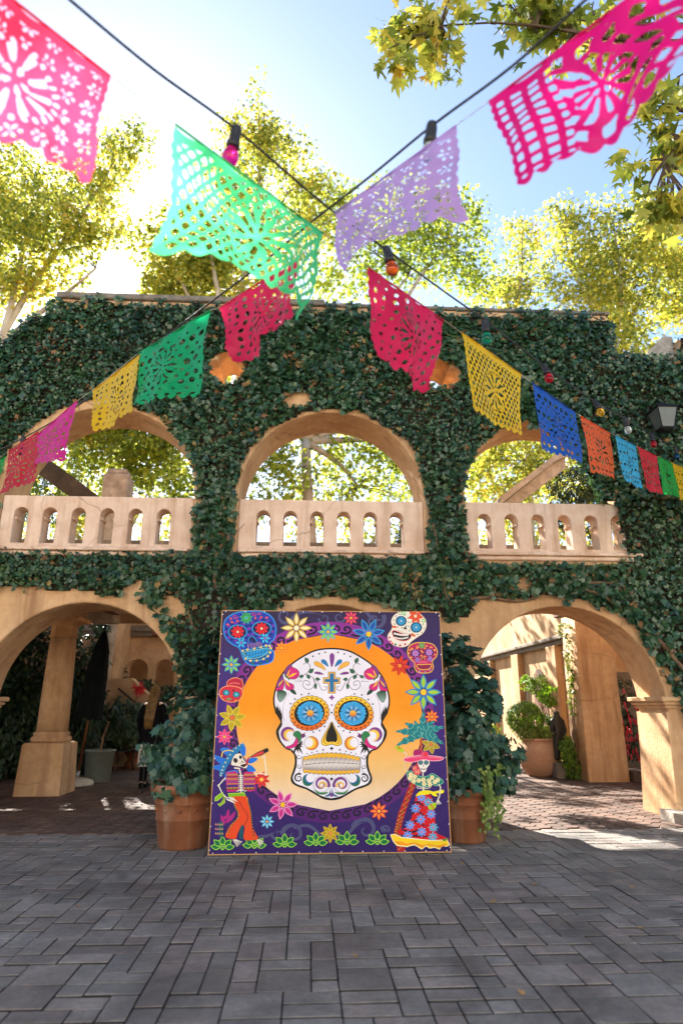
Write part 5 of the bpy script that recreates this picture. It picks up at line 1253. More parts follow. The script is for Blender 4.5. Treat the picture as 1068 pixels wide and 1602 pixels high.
tree('tall sycamore with a narrow leading shoot behind the wall, left of the middle arch', (q.x, 15.5, 0), at(350, 560, 15.5), [bl(405, 150, 15, 14, 36, 14, 1.3), bl(400, 215, 15, 58, 40, 40), bl(440, 225, 15, 45, 32, 30), bl(390, 280, 15, 75, 45, 45), bl(330, 360, 15.3, 85, 55, 50), bl(420, 370, 15.3, 95, 60, 50), bl(270, 415, 15.3, 70, 55, 45), bl(490, 300, 15.2, 50, 40, 35), bl(380, 450, 15.6, 100, 45, 50), bl(300, 440, 16, 60, 40, 50, 1.6), bl(230, 475, 16, 60, 28, 50, 1.5), bl(330, 410, 16, 60, 40, 50, 1.4), bl(260, 360, 15.0, 45, 35, 30)], 30, 15, 0.125, M_syc[0], [at(405, 170, 15), at(330, 340, 15.3), at(450, 300, 15), at(270, 420, 15.3)], keep=off_sun)
q = at(455, 1000, 14.5)
tree('pale-trunked sycamore framed by the middle upper arch', (0.1, 15.0, 0), at(478, 690, 15.0), [bl(600, 380, 15.5, 90, 65, 50), bl(690, 390, 15.5, 75, 70, 50), bl(560, 440, 15.5, 80, 40, 45), bl(700, 330, 15.5, 60, 35, 35), bl(640, 310, 15.5, 70, 35, 40), bl(740, 430, 15.5, 40, 40, 35), bl(520, 330, 15.8, 50, 55, 40),
      bl(440, 740, 14.5, 60, 45, 50, .9), bl(560, 720, 15.5, 80, 45, 50, .9), bl(420, 700, 14.6, 40, 30, 30), bl(620, 690, 15.6, 60, 40, 40), bl(540, 660, 15.6, 90, 20, 40), bl(480, 600, 15.6, 90, 50, 50, .7), bl(600, 780, 16.5, 90, 40, 40, .7), bl(470, 800, 16.5, 90, 40, 40, .8)], 26, 14, 0.125, M_syc[1], [at(500, 630, 15), at(430, 640, 14.8), at(600, 650, 15.6), at(700, 690, 16), at(640, 430, 15.5), at(560, 760, 15.8), at(700, 380, 15.5)], r0=0.17)
q = at(800, 800, 19)
tree('slim yellow sycamore in the gap above the wall, right of centre', (q.x, 19, 0), at(800, 500, 19), [bl(815, 370, 19, 30, 35, 25), bl(805, 430, 19, 48, 40, 35), bl(790, 480, 19, 60, 30, 40)], 28, 14, 0.13, M_syc[0], [at(818, 360, 19), at(790, 440, 19)], r0=0.12, twigs=30)
q = at(960, 900, 15.5)
tree('broad yellow-green sycamore behind the right end of the wall', (q.x, 16, 0), at(950, 600, 16), [bl(960, 370, 16, 90, 60, 60), bl(900, 420, 16, 65, 55, 50), bl(1010, 440, 16, 80, 80, 60), bl(940, 490, 16, 80, 50, 50), bl(1060, 360, 16.5, 60, 60, 50), bl(1080, 460, 16.5, 60, 80, 50), bl(980, 550, 15.5, 50, 40, 40), bl(880, 340, 16, 30, 26, 25),
      bl(800, 740, 16, 80, 55, 60), bl(870, 700, 16, 60, 40, 50), bl(760, 700, 16.5, 50, 50, 40), bl(830, 660, 16.5, 90, 40, 50, .8)], 30, 15, 0.125, M_syc[0], [at(960, 360, 16), at(890, 420, 16), at(1040, 420, 16), at(820, 720, 16)])
q = at(200, 900, 18)
tree('dense green sycamore seen through the left upper arch', (q.x - 0.5, 18, 0), at(200, 720, 18), [bl(180, 720, 17.5, 85, 50, 60), bl(250, 720, 17.5, 60, 55, 50), bl(150, 680, 17.5, 60, 35, 40), bl(220, 670, 17.5, 80, 35, 50), bl(280, 760, 17, 35, 40, 40), bl(120, 740, 18, 40, 35, 40)] + [(x_, 15.5, z_, .6, .45, .5, 2.4) for x_ in (-6.0, -5.1, -4.2, -3.3, -2.5) for z_ in (8.5, 9.2)], 26, 14, 0.125, M_syc[1], [at(150, 700, 17.5), at(260, 700, 17.5), at(220, 660, 17.5)], r0=0.15)
for x_, Y_, blobs_, lab in ((-7.5, 23, [(-9, 23, 8.6, 2.4, 1.3, 2.2), (-6.6, 23, 9.6, 2.2, 1.3, 2.6), (-4.4, 23.5, 8.8, 1.7, 1.2, 2.4), (-7.5, 23, 7.0, 3.2, 1.2, 1.6), (-8.6, 23, 13.2, 2.4, 1.3, 2.2, 1.8), (-5.6, 23, 13.4, 2.2, 1.3, 2.2, 1.8), (-3.0, 23.5, 12.8, 1.9, 1.2, 2.2, 1.6)], 'distant sycamore far back behind the left upper arch'),
                            (1.6, 24, [(0.2, 24, 9.4, 1.5, 1.2, 2.6), (2.4, 24, 10.0, 2.0, 1.3, 2.8), (3.6, 24, 8.2, 1.6, 1.2, 2.0), (1.2, 24, 7.4, 2.4, 1.2, 1.6)], 'distant sycamore far back behind the middle upper arch'),
                            (8.0, 23, [(6.2, 23, 9.6, 1.9, 1.3, 2.6), (8.6, 23, 9.8, 2.2, 1.3, 2.8), (10.6, 23, 9, 2.0, 1.3, 2.6), (8, 23, 7.4, 3.0, 1.2, 1.8)], 'distant sycamore far back behind the right upper arch')):
    tree(lab, (x_, Y_, 0), (x_, Y_, 5.0), blobs_, 7, 17, 0.17, M_syc[0], [(x_ - 1.5, Y_, 9), (x_ + 1.6, Y_, 9.5), (x_, Y_, 10)], cl_r=0.6, r0=0.2, twigs=30, keep=off_sun)
# the near sycamore whose boughs hang into the top right of the view
nearb = [bl(640, 45, 4.3, 60, 38, 40), bl(730, 30, 4.3, 80, 45, 45), bl(690, 85, 4.2, 36, 25, 25), bl(620, 85, 4.2, 22, 32, 20), bl(820, 30, 4.4, 60, 40, 40), bl(800, 90, 4.4, 50, 25, 30), bl(870, 40, 4.4, 50, 40, 40),
         bl(1000, 240, 4.2, 60, 45, 35), bl(960, 240, 4.2, 40, 26, 25), bl(1040, 200, 4.2, 60, 70, 40), bl(1030, 310, 4.1, 45, 35, 28), bl(1075, 330, 4.1, 40, 45, 30), bl(960, 60, 4.5, 90, 70, 45), bl(1060, 90, 4.5, 60, 80, 45)]
tree('near sycamore boughs with large pointed leaves hanging in at the upper right', (5.2, 3.6, 0), (3.9, 4.1, 7.2), nearb, 48, 10, 0.135, M_syc[0], [at(1060, 120, 4.4), at(900, 30, 4.4), at(690, 40, 4.3), at(1040, 250, 4.2)], cl_r=0.2, r0=0.045, group=None, twigs=130, bark=M_darkbark)

# greenery behind the upper openings
q = at(632, 745, 13.6)
bush('cypress', 'dark columnar evergreen at the right side of the middle upper arch', 'evergreen', (q.x + .1, 13.6, 3.0), [(q.x + .1, 13.6, 4.4, .42, .4, .9), (q.x + .15, 13.6, 5.0, .34, .34, .6), (q.x, 13.6, 3.7, .45, .4, .6)], 190, 12, 0.1, 0.055, M_dark, L_OVAL)
q = at(905, 755, 13.6)
bush('hedge', 'dark glossy hedge behind the right upper balustrade', 'hedge', (q.x, 13.7, 3.0), [(q.x, 13.75, q.z, .75, .35, .45), (q.x + .7, 13.75, q.z + .15, .7, .35, .55), (q.x + .1, 13.75, q.z - .7, 1.0, .35, .55)], 150, 12, 0.12, 0.06, M_dark, L_OVAL)
q = at(80, 762, 13.4)
bush('hedge', 'clipped green hedge under the sloping parapet, left upper arch', 'hedge', (q.x, 13.5, 3.0), [(q.x, 13.5, q.z + .1, .55, .3, .32), (q.x - .6, 13.5, q.z + .15, .5, .3, .4), (q.x + .1, 13.5, q.z - .5, .9, .3, .35)], 160, 12, 0.1, 0.05, M_bright, L_OVAL)

# ================================================================== PLANTS IN THE COURT
def at_ground(px, py): 
    d = ray(px, py); return EYE + d * (-CAM_H / d.z)
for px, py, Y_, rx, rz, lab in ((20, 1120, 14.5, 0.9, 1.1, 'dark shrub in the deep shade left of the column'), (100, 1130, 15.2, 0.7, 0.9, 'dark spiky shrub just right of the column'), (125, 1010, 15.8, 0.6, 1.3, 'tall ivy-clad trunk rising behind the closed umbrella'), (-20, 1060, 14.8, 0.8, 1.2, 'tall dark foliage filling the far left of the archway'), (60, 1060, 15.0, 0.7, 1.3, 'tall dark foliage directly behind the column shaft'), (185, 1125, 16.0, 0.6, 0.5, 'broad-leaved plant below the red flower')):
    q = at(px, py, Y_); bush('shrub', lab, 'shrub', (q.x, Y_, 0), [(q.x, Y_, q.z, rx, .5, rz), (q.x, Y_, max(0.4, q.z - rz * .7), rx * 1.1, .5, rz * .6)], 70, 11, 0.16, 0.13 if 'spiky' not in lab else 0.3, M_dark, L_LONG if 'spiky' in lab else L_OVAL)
q = at(225, 1060, 19.3); bush('shrub', 'green creeper hanging below the small far arches', 'shrub', (q.x, 19.4, 1.0), [(q.x - .3, 19.5, q.z - .25, .7, .3, .3), (q.x + .6, 19.5, q.z - .5, .7, .3, .3), (q.x - .9, 19.5, q.z + .2, .25, .3, .35)], 70, 11, 0.15, 0.11, M_dark, L_OVAL)
# red flower spike
q = at(217, 1078, 16.2); fl = thing('red_flower', 'bright red flower spike on a thin stem against the stair parapet', 'flower', (q.x, 16.2, 0))
b = MB(); b.tube([(q.x - .06, 16.2, 0.5), (q.x - .04, 16.2, q.z - .2), (q.x, 16.2, q.z)], 0.012, 5); b.build('stem', M_vine, fl)
d_ = rand_dirs(60); scatter('petals', L_LONG, np.array([[q.x, 16.2, q.z]]) + d_ * 0.05, d_ + rand_dirs(60) * .3, d_, rng.uniform(0.10, 0.2, 60), leafy('red_petal', [(0.2, (0.5, 0.01, 0.02)), (0.8, (0.75, 0.03, 0.03))], 0.3), fl, 'stuff')

# urn with clipped ball and ferns, right archway
ux, uy = 5.02, 14.45
urn = pot_thing('clay_urn', 'round-bellied pale terracotta urn in the right archway', ux, uy, 1.0, M_terra_pale, [(0.0, 0.0), (0.25, 0.0), (0.29, 0.03), (0.40, 0.18), (0.455, 0.36), (0.45, 0.44), (0.452, 0.45), (0.44, 0.52), (0.38, 0.63), (0.33, 0.68), (0.36, 0.71), (0.385, 0.735), (0.375, 0.76), (0.33, 0.76), (0.31, 0.72)], cat='urn')
q = at(820, 1122, uy + .1); tp_ = bush('topiary', 'clipped round topiary ball above the terracotta urn', 'topiary', (ux - .1, uy, 0.7), [(q.x, uy + .05, q.z, .40, .38, .34)], 900, 10, 0.05, 0.04, M_bright, L_OVAL, 5, srf=0.6)
bush('fern', 'bright lime fern spilling over the rim of the urn', 'fern', (ux, uy, 0.7), [(ux - .22, uy - .08, .88, .26, .22, .16), (ux + .12, uy - .05, .85, .22, .2, .12)], 420, 8, 0.08, 0.075, M_lime, L_LONG, 4)
q = at(412 * .5 + 615, 1070, 16.2)
bush('climbing_rose', 'pale green climber against the sunlit wall above the topiary', 'climber', (6.2, 17.0, 1.0), [(6.15, 17.3, 1.95, .25, .45, .28), (6.15, 16.6, 1.7, .25, .4, .25), (6.1, 18.0, 2.05, .2, .3, .2)], 150, 9, 0.1, 0.07, M_bright, L_OVAL)
bush('climber', 'thin vine hanging down the left edge of the inner pier', 'climber', (5.52, 13.6, 0.2), [(5.5, 13.5, 2.4, .07, .12, .5), (5.5, 13.5, 2.95, .2, .15, .2), (5.47, 13.5, 1.7, .06, .12, .5)], 260, 6, 0.06, 0.065, M_lime, L_OVAL)
bush('shrub', 'low green plants at the foot of the inner pier beside the urn', 'shrub', (5.5, 13.9, 0), [(5.46, 13.75, .28, .18, .3, .26), (5.36, 13.7, .55, .12, .2, .3), (5.5, 14.4, .5, .2, .3, .45), (5.5, 14.9, .9, .2, .3, .4)], 170, 8, 0.1, 0.08, M_bright, L_OVAL)
q = at(785, 1150, 19); bush('shrub', 'sunlit plants far back beside the building, left of the urn', 'shrub', (q.x - .3, 19.5, 0), [(q.x - .2, 19.5, .45, .4, .4, .5), (q.x - .7, 20, .8, .4, .4, .6)], 90, 9, 0.14, 0.10, M_bright, L_OVAL)
# fuchsia in the opening right of the pier
fx = at(985, 1150, 13.9); fu = bush('fuchsia_bush', 'fuchsia bush with hanging red blossoms in the opening behind the pier', 'fuchsia', (fx.x, 14.2, 0.2), [(fx.x - .12, 14.2, 1.15, .3, .25, .35), (fx.x + .1, 14.2, .8, .36, .25, .5), (fx.x + .1, 14.2, 1.7, .3, .25, .3), (fx.x - .2, 14.2, .5, .26, .2, .25)], 190, 9, 0.09, 0.06, M_dark, L_OVAL)
n_ = 60; Pf = np.stack([fx.x + rng.uniform(-.32, .34, n_), 13.9 + rng.uniform(-.06, .1, n_), rng.uniform(.35, 1.75, n_)], 1)
b = MB()
for p in Pf: b.lathe([(0.004, 0.04), (0.016, 0.03), (0.022, 0.0), (0.012, -0.03), (0.026, -0.06), (0.004, -0.07)], p, 6)
b.build('blossoms', leafy('fuchsia_red', [(0.2, (0.5, 0.01, 0.03)), (0.8, (0.8, 0.06, 0.09))], 0.25), fu, True, 'stuff')
# ring trellis
q = at(968, 1080, 13.6); b = MB()
for k in range(5):
    b.tube([(q.x + (0.27 + rng.uniform(-.015, .015)) * math.cos(R(a)), 13.8 + rng.uniform(-.02, .02), q.z + (0.31 + rng.uniform(-.015, .015)) * math.sin(R(a))) for a in range(-30, 250, 14)], 0.009, 5)
b.tube([(q.x - .25, 13.8, 0.2), (q.x - .22, 13.8, q.z - .2)], 0.01, 5)
tag(b.build('vine_hoop', M_vine, loc=(q.x, 13.8, 0.2)), 'hoop of twisted pale vine standing above the fuchsia bush', 'trellis')

# ================================================================== PAPER BANNERS AND LIGHT STRINGS
def along(px, py, zc): return EYE + ray(px, py) * zc
def vplane(a, c):
    d = Vector((c.x - a.x, c.y - a.y, 0)).normalized(); return a, Vector((d.y, -d.x, 0)), d
S1 = vplane(along(85, 60, 2.2), along(1010, 740, 7.5))
S2 = vplane(along(900, 60, 2.4), along(30, 690, 6.6))
def paper(name, col, gloss=0.3):
    m, t, b, o = nt(name)
    c = ramp(t, texture(t, 5, 3, 0.5), [(0.3, [q * 0.88 for q in col]), (0.7, [min(1, q * 1.05) for q in col])])
    t.links.new(c, b.inputs['Base Color']); b.inputs['Roughness'].default_value = 0.38; b.inputs['Specular IOR Level'].default_value = gloss
    tr = t.nodes.new('ShaderNodeBsdfTranslucent'); t.links.new(c, tr.inputs['Color'])
    ms = t.nodes.new('ShaderNodeMixShader'); ms.inputs[0].default_value = 0.62
    t.links.new(b.outputs[0], ms.inputs[1]); t.links.new(tr.outputs[0], ms.inputs[2]); t.links.new(ms.outputs[0], o.inputs['Surface'])
    return m
def cut_pattern(kind, u, v, asp, seed):
    """>0 paper, <0 cut away"""
    n = {'lattice': 9, 'grid': 9, 'dash': 8, 'flower': 8, 'leaf': 7}[kind]; W = u * asp
    cx_, cy_ = 0.5 * asp, 0.52; r = np.hypot(W - cx_, (v - cy_)); th = np.arctan2(v - cy_, W - cx_)
    if kind == 'lattice':
        p = np.abs((W * n + v * n * 0.8) % 1 - .5); q = np.abs((W * n - v * n * 0.8) % 1 - .5); base = np.maximum(p, q) - 0.33
    elif kind == 'grid':
        p = np.abs((u * 11) % 1 - .5); q = np.abs((v * 11) % 1 - .5); base = np.maximum(p, q) - 0.30
        base = np.where((u > 0.32) & (u < 0.95), np.maximum(np.abs((u * 8 + 0.7 * np.sin(v * 9)) % 1 - .5), np.abs((v * 7 + 0.6 * np.sin(u * 11)) % 1 - .5) * 0.8) - 0.25, base)
    elif kind == 'dash':
        row = np.floor(v * 11); p = np.abs((u * 8 + 0.5 * (row % 2)) % 1 - .5) * 1.3; q = np.abs((v * 11) % 1 - .5); base = np.hypot(p, q) - 0.30 - 0.12 * np.sin(row * 2.3 + seed)
    elif kind == 'flower':
        p = (u * 7) % 1 - .5; q = (v * 6.2) % 1 - .5; rr = np.hypot(p, q); t_ = np.arctan2(q, p); base = np.maximum(np.abs(rr - 0.26) / 0.12, 1.3 - 1.1 * np.cos(6 * t_)) - 1
        base = np.minimum(base, rr - 0.07)
    else:
        p = np.abs((u * 9 + v * 3.5 + 0.25 * np.sin(v * 14)) % 1 - .5); q = np.abs((v * 9 - u * 1.5) % 1 - .5); base = np.hypot(p * 1.6, q) - 0.30 - 0.06 * np.sin(11 * u + seed)
    R0 = 0.30
    k = 10 if kind in ('lattice', 'flower') else 12
    mot = np.maximum(np.abs(r - 0.17) / 0.065, 1.25 - 1.25 * np.cos(k * th)) - 1
    mot = np.minimum(mot, np.maximum(np.abs(r - 0.265) / 0.022, 1.15 - 1.0 * np.cos(2.4 * k * th)) - 1)
    mot = np.minimum(mot, (np.maximum(np.abs(r - 0.065) / 0.03, 1.2 - 1.2 * np.cos(5 * th)) - 1))
    f = np.where(r < R0, mot, base) if kind != 'grid' else np.where(r < 0.22, mot, base)
    frame = np.maximum.reduce([0.035 - u, u - 0.965, 0.075 - v, v - 0.95]) * 12
    f = np.maximum(f, frame); ns = 9
    edge = (1.0 - 0.05 * (1 - np.abs(np.sin(np.pi * ns * u))) - v) * 14
    side = np.minimum(u - 0.012 * (1 - np.abs(np.sin(np.pi * 10 * v))), 1 - u - 0.012 * (1 - np.abs(np.sin(np.pi * 10 * v)))) * 30 + 0.02
    side = np.where(v < 0.06, 1, side)
    return np.minimum(np.minimum(f, edge), side)
def banner(label, mat, plane, tl, tr_, br, bl_, kind, nu, nv, wave=0.03, seed=0, sag=0.0, lift=0.0):
    A, Bq, C, D = [on_plane(p[0], p[1], plane[0], plane[1]) for p in (tl, tr_, br, bl_)]
    nrm = plane[1] if plane[1].y < 0 else -plane[1]
    asp = (B_len := (Bq - A).length) / max(0.05, ((D - A).length + (C - Bq).length) / 2)
    us = np.linspace(0, 1, nu + 1); vs = np.linspace(0, 1, nv + 1); Ug, Vg = np.meshgrid(us, vs, indexing='ij')
    Fg = cut_pattern(kind, Ug, Vg, asp, seed)
    s_ = seed * 1.7
    def pos(u, v):
        p = A * ((1 - u) * (1 - v)) + Bq * (u * (1 - v)) + C * (u * v) + D * ((1 - u) * v)
        w = wave * v ** 0.8 * (math.sin(5.2 * u + 1.5 * v + s_) + 0.45 * math.sin(11 * u - 2.2 * v + 2 * s_)) + 0.15 * wave * math.sin(19 * u + 8 * v + s_)
        w += 0.10 * wave * (0.2 + v) * (abs(math.sin(13 * u + 9 * v + 2 * s_)) - abs(math.sin(9 * u - 12 * v + s_))) + 0.22 * wave * noise.noise(Vector((u * 5, v * 5, seed)))
        dz = -sag * 4 * u * (1 - u) * (1 - v)
        return p + nrm * (w + lift * v * v) + Vector((0, 0, dz)) + plane[2] * (0.3 * wave * v * math.sin(7 * v + s_))
    verts = []; faces = []; vid = {}
    def vert(u, v):
        k = (round(u, 5), round(v, 5))
        if k not in vid: vid[k] = len(verts); verts.append(tuple(pos(u, v) - A))
        return vid[k]
    for i in range(nu):
        for j in range(nv):
            c = [(us[i], vs[j], Fg[i, j]), (us[i + 1], vs[j], Fg[i + 1, j]), (us[i + 1], vs[j + 1], Fg[i + 1, j + 1]), (us[i], vs[j + 1], Fg[i, j + 1])]
            if all(q[2] > 0 for q in c): faces.append([vert(q[0], q[1]) for q in c]); continue
            if all(q[2] <= 0 for q in c): continue
            o = []
            for k in range(4):
                a, b2 = c[k], c[(k + 1) % 4]
                if a[2] > 0: o.append((a[0], a[1]))
                if (a[2] > 0) != (b2[2] > 0):
                    t = a[2] / (a[2] - b2[2]); o.append((a[0] + (b2[0] - a[0]) * t, a[1] + (b2[1] - a[1]) * t))
            ids = []
            for q in o:
                k = vert(*q)
                if k not in ids: ids.append(k)
            if len(ids) >= 3: faces.append(ids)
    me = bpy.data.meshes.new('paper_banner'); me.from_pydata(verts, [], faces); me.polygons.foreach_set('use_smooth', [True] * len(faces)); me.materials.append(mat)
    o = link('paper_banner', me, None, None, A); tag(o, label, 'paper banner', 'cut paper banners strung over the plaza')
    hem = MB(); hem.tube([A + Vector((0, 0, 0.004)), A.lerp(Bq, 0.5) + Vector((0, 0, 0.004 - sag)), Bq + Vector((0, 0, 0.004))], 0.006, 5)
    h = hem.build('hem', mat, None, True, None, False, A); h.parent = o; h.location = (0, 0, 0)
    return o
PINK = paper('paper_pink', srgb('f03c62')); HOT = paper('paper_hot_pink', srgb('f01488')); GREEN = paper('paper_green', srgb('48c882')); LILAC = paper('paper_lilac', srgb('c4a4ea'))
ROSE = paper('paper_rose', srgb('e8285e')); YEL = paper('paper_yellow', srgb('f4c814')); BLUEP = paper('paper_blue', srgb('1c5cc0')); ORAP = paper('paper_orange', srgb('f0641e'))
CYANP = paper('paper_cyan', srgb('38b0dc')); REDP = paper('paper_red', srgb('d81a30')); GRN2 = paper('paper_leaf_green', srgb('14a83c')); MAGP = paper('paper_magenta', srgb('e82c9c'))
banner('pale red banner nearest the camera at upper left, cut with flowers', PINK, S1, (-95, -90), (172, 120), (125, 298), (-130, 120), 'flower', 80, 58, 0.05, 1)
banner('large mint green lattice banner below the pink bulb', GREEN, S1, (275, 196), (505, 366), (492, 498), (268, 385), 'lattice', 84, 64, 0.085, 2.2)
banner('rose pink folded banner just right of centre, under the orange bulb', ROSE, S1, (576, 420), (694, 502), (682, 612), (584, 570), 'leaf', 56, 50, 0.06, 3)
banner('yellow lattice banner with long pointed corner in front of the ivy, right of centre', YEL, S1, (722, 522), (814, 586), (814, 684), (738, 642), 'lattice', 50, 48, 0.015, 4)
banner('royal blue banner between the yellow and the orange ones', BLUEP, S1, (832, 600), (899, 646), (908, 726), (848, 702), 'dash', 42, 40, 0.02, 5)
banner('orange banner cut with small flowers, right of the blue one', ORAP, S1, (908, 652), (953, 678), (966, 752), (928, 740), 'flower', 36, 36, 0.02, 6)
banner('sky blue banner between the orange and the red ones on the right', CYANP, S1, (962, 682), (994, 699), (1005, 765), (974, 753), 'dash', 30, 32, 0.02, 7)
banner('red banner between the sky blue and the green ones on the right', REDP, S1, (996, 699), (1026, 714), (1034, 775), (1008, 764), 'dash', 30, 32, 0.02, 8)
banner('leaf green banner second from the right edge', GRN2, S1, (1028, 715), (1051, 725), (1062, 780), (1039, 772), 'leaf', 26, 28, 0.02, 9)
banner('small yellow banner cut off by the right edge', YEL, S1, (1048, 724), (1080, 738), (1088, 792), (1062, 783), 'dash', 26, 28, 0.02, 10)
banner('big hot pink banner at the upper right with a grid of square cuts', HOT, S2, (765, 160), (1095, -85), (1115, 75), (822, 300), 'grid', 88, 64, 0.05, 0.4)
banner('lilac banner hanging at the crossing of the two strings', LILAC, S2, (524, 334), (713, 198), (722, 345), (512, 416), 'flower', 74, 58, 0.06, 2)
banner('crumpled pink banner partly hidden behind the mint green one', ROSE, S2, (345, 482), (470, 402), (472, 500), (360, 566), 'leaf', 50, 46, 0.06, 5)
banner('emerald green banner hanging before the ivy, left of the crumpled pink one', GRN2 if False else paper('paper_emerald', srgb('14b070')), S2, (216, 554), (328, 487), (304, 612), (214, 640), 'dash', 50, 48, 0.05, 3)
banner('golden yellow banner over the left upper arch', YEL, S2, (146, 611), (220, 556), (213, 645), (148, 676), 'leaf', 40, 40, 0.03, 1)
banner('magenta banner between the golden and the dark red ones, left', MAGP, S2, (58, 682), (121, 628), (98, 722), (44, 730), 'dash', 36, 34, 0.03, 2)
banner('deep red banner before the left end of the left balustrade', REDP, S2, (14, 706), (60, 676), (56, 748), (4, 775), 'dash', 32, 32, 0.03, 7)
banner('green banner cut off by the left edge', GRN2, S2, (-22, 735), (10, 714), (5, 742), (-18, 770), 'dash', 26, 26, 0.02, 8)
def twine(name, label, plane, pts_, r):
    P_ = [on_plane(p[0], p[1], plane[0], plane[1]) + Vector((0, 0, 0.006)) for p in pts_]
    b = MB(); b.tube(P_, r, 5); tag(b.build(name, M_twine, None, True, None, False, P_[0]), label, 'string')
twine('banner_string', 'thin pale string carrying the banners from upper left to right', S1, [(-150, -132), (-95, -90), (172, 120), (275, 196), (505, 366), (576, 420), (694, 502), (722, 522), (814, 586), (832, 600), (899, 646), (908, 652), (953, 678), (994, 699), (1026, 714), (1051, 725), (1080, 738), (1150, 766)], 0.0022)
twine('banner_string', 'thin pale string carrying the banners from upper right to left', S2, [(1160, -134), (1095, -85), (765, 160), (713, 198), (524, 334), (470, 402), (345, 482), (328, 487), (216, 554), (146, 611), (121, 628), (58, 682), (14, 706), (-18, 732), (-120, 800)], 0.0022)

def glass(name, col):
    m, t, b, o = nt(name); c = ramp(t, texture(t, 6, 2, 0.5), [(0.3, [q * .9 for q in col]), (0.7, col)]); t.links.new(c, b.inputs['Base Color'])
    b.inputs['Roughness'].default_value = 0.08; b.inputs['Transmission Weight'].default_value = 0.75; b.inputs['IOR'].default_value = 1.3; return m
BULB = {'pink': glass('bulb_pink', srgb('f0208c')), 'orange': glass('bulb_orange', srgb('f0641e')), 'green': glass('bulb_green', srgb('148a6a')), 'red': glass('bulb_red', srgb('c81428')), 'amber': glass('bulb_amber', srgb('f0b428')), 'clear': glass('bulb_clear', srgb('f2f2f0')), 'blue': glass('bulb_blue', srgb('1c5a8c'))}
def light_string(label, plane, pts_, bulbs, off, r=0.0065):
    back = plane[1] if plane[1].y > 0 else -plane[1]
    A = plane[0] + back * off
    P_ = [on_plane(p[0], p[1], A, plane[1]) for p in pts_]
    sm_ = []
    for i in range(len(P_) - 1):
        p = [P_[max(i - 1, 0)], P_[i], P_[i + 1], P_[min(i + 2, len(P_) - 1)]]
        for k in range(6):
            t = k / 6; sm_.append(0.5 * (2 * p[1] + (p[2] - p[0]) * t + (2 * p[0] - 5 * p[1] + 4 * p[2] - p[3]) * t * t + (3 * p[1] - p[0] - 3 * p[2] + p[3]) * t ** 3))
    sm_.append(P_[-1])
    t_ = thing('light_string', label, 'string lights', P_[0])
    b = MB(); b.tube(sm_, r, 6); b.build('cable', M_cable, t_, True)
    for px, py, colr in bulbs:
        p = on_plane(px, py, A, plane[1]); near = min(sm_, key=lambda q: (q - p).length)
        tilt = Matrix.Rotation(R(rng.uniform(-14, 14)), 4, 'X') @ Matrix.Rotation(R(rng.uniform(-14, 14)), 4, 'Y')
        c = near; b = MB()
        tilt = tilt @ Matrix.Scale(1.28, 4)
        b.lathe([(0.008, 0.012), (0.018, 0.01), (0.021, -0.01), (0.021, -0.055), (0.025, -0.058), (0.025, -0.075), (0.016, -0.078)][::-1], c, 12, tilt.to_3x3())
        so = b.build('socket', M_cable, t_, True)
        b = MB(); b.lathe([(1e-5, -0.152), (0.016, -0.149), (0.027, -0.136), (0.031, -0.118), (0.027, -0.098), (0.019, -0.080)], c, 14, tilt.to_3x3()); b.build('bulb', BULB[colr], so, True)
    return t_
light_string('black cable of coloured bulbs running from upper left down to the right', S1, [(40, -60), (110, 0), (240, 108), (370, 203), (510, 322), (620, 402), (700, 460), (770, 510), (850, 572), (930, 628), (985, 660), (1040, 692), (1120, 735)],
             [(370, 203, 'pink'), (607, 394, 'orange'), (763, 502, 'green'), (855, 575, 'red'), (928, 626, 'amber'), (976, 655, 'clear'), (1018, 680, 'red'), (1054, 700, 'blue')], 0.10)
light_string('black cable of bulbs running from upper right down to the left', S2, [(990, -60), (915, 0), (800, 104), (675, 197), (580, 275), (490, 345), (400, 420), (320, 480), (215, 560), (120, 636), (20, 694), (-80, 740)],
             [(675, 197, 'clear'), (165, 598, 'clear'), (34, 688, 'blue')], 0.08)

# ================================================================== LANTERN ON THE WALL
q = at(1037, 655, WY - 0.33); lx, ly, lz = q.x, WY - 0.33, q.z
lan = thing('wall_lantern', 'dark metal wall lantern with frosted panes on the ivy at right', 'lantern', (lx, ly, lz))
b = MB()
def frus(b, w0, z0, w1, z1): 
    vs = [(lx + sx * w, ly + sy * w, lz + z) for w, z in ((w0, z0), (w1, z1)) for sx, sy in ((-1, -1), (1, -1), (1, 1), (-1, 1))]
    b.idx(vs, [(3, 2, 1, 0), (4, 5, 6, 7)] + [(k, (k + 1) % 4, 4 + (k + 1) % 4, 4 + k) for k in range(4)])
frus(b, 0.175, 0.13, 0.17, 0.15); frus(b, 0.165, 0.151, 0.07, 0.225); frus(b, 0.055, 0.226, 0.05, 0.26); b.ball((lx, ly, lz + 0.275), 0.022, 8, 5); b.build('cap', M_iron, lan)
b = MB()
for sx in (-1, 1):
    for sy in (-1, 1): b.tube([(lx + sx * .095, ly + sy * .095, lz - .17), (lx + sx * .15, ly + sy * .15, lz + .13)], 0.009, 4)
frus(b, 0.10, -0.19, 0.105, -0.165); frus(b, 0.05, -0.215, 0.08, -0.191); b.build('frame', M_iron, lan)
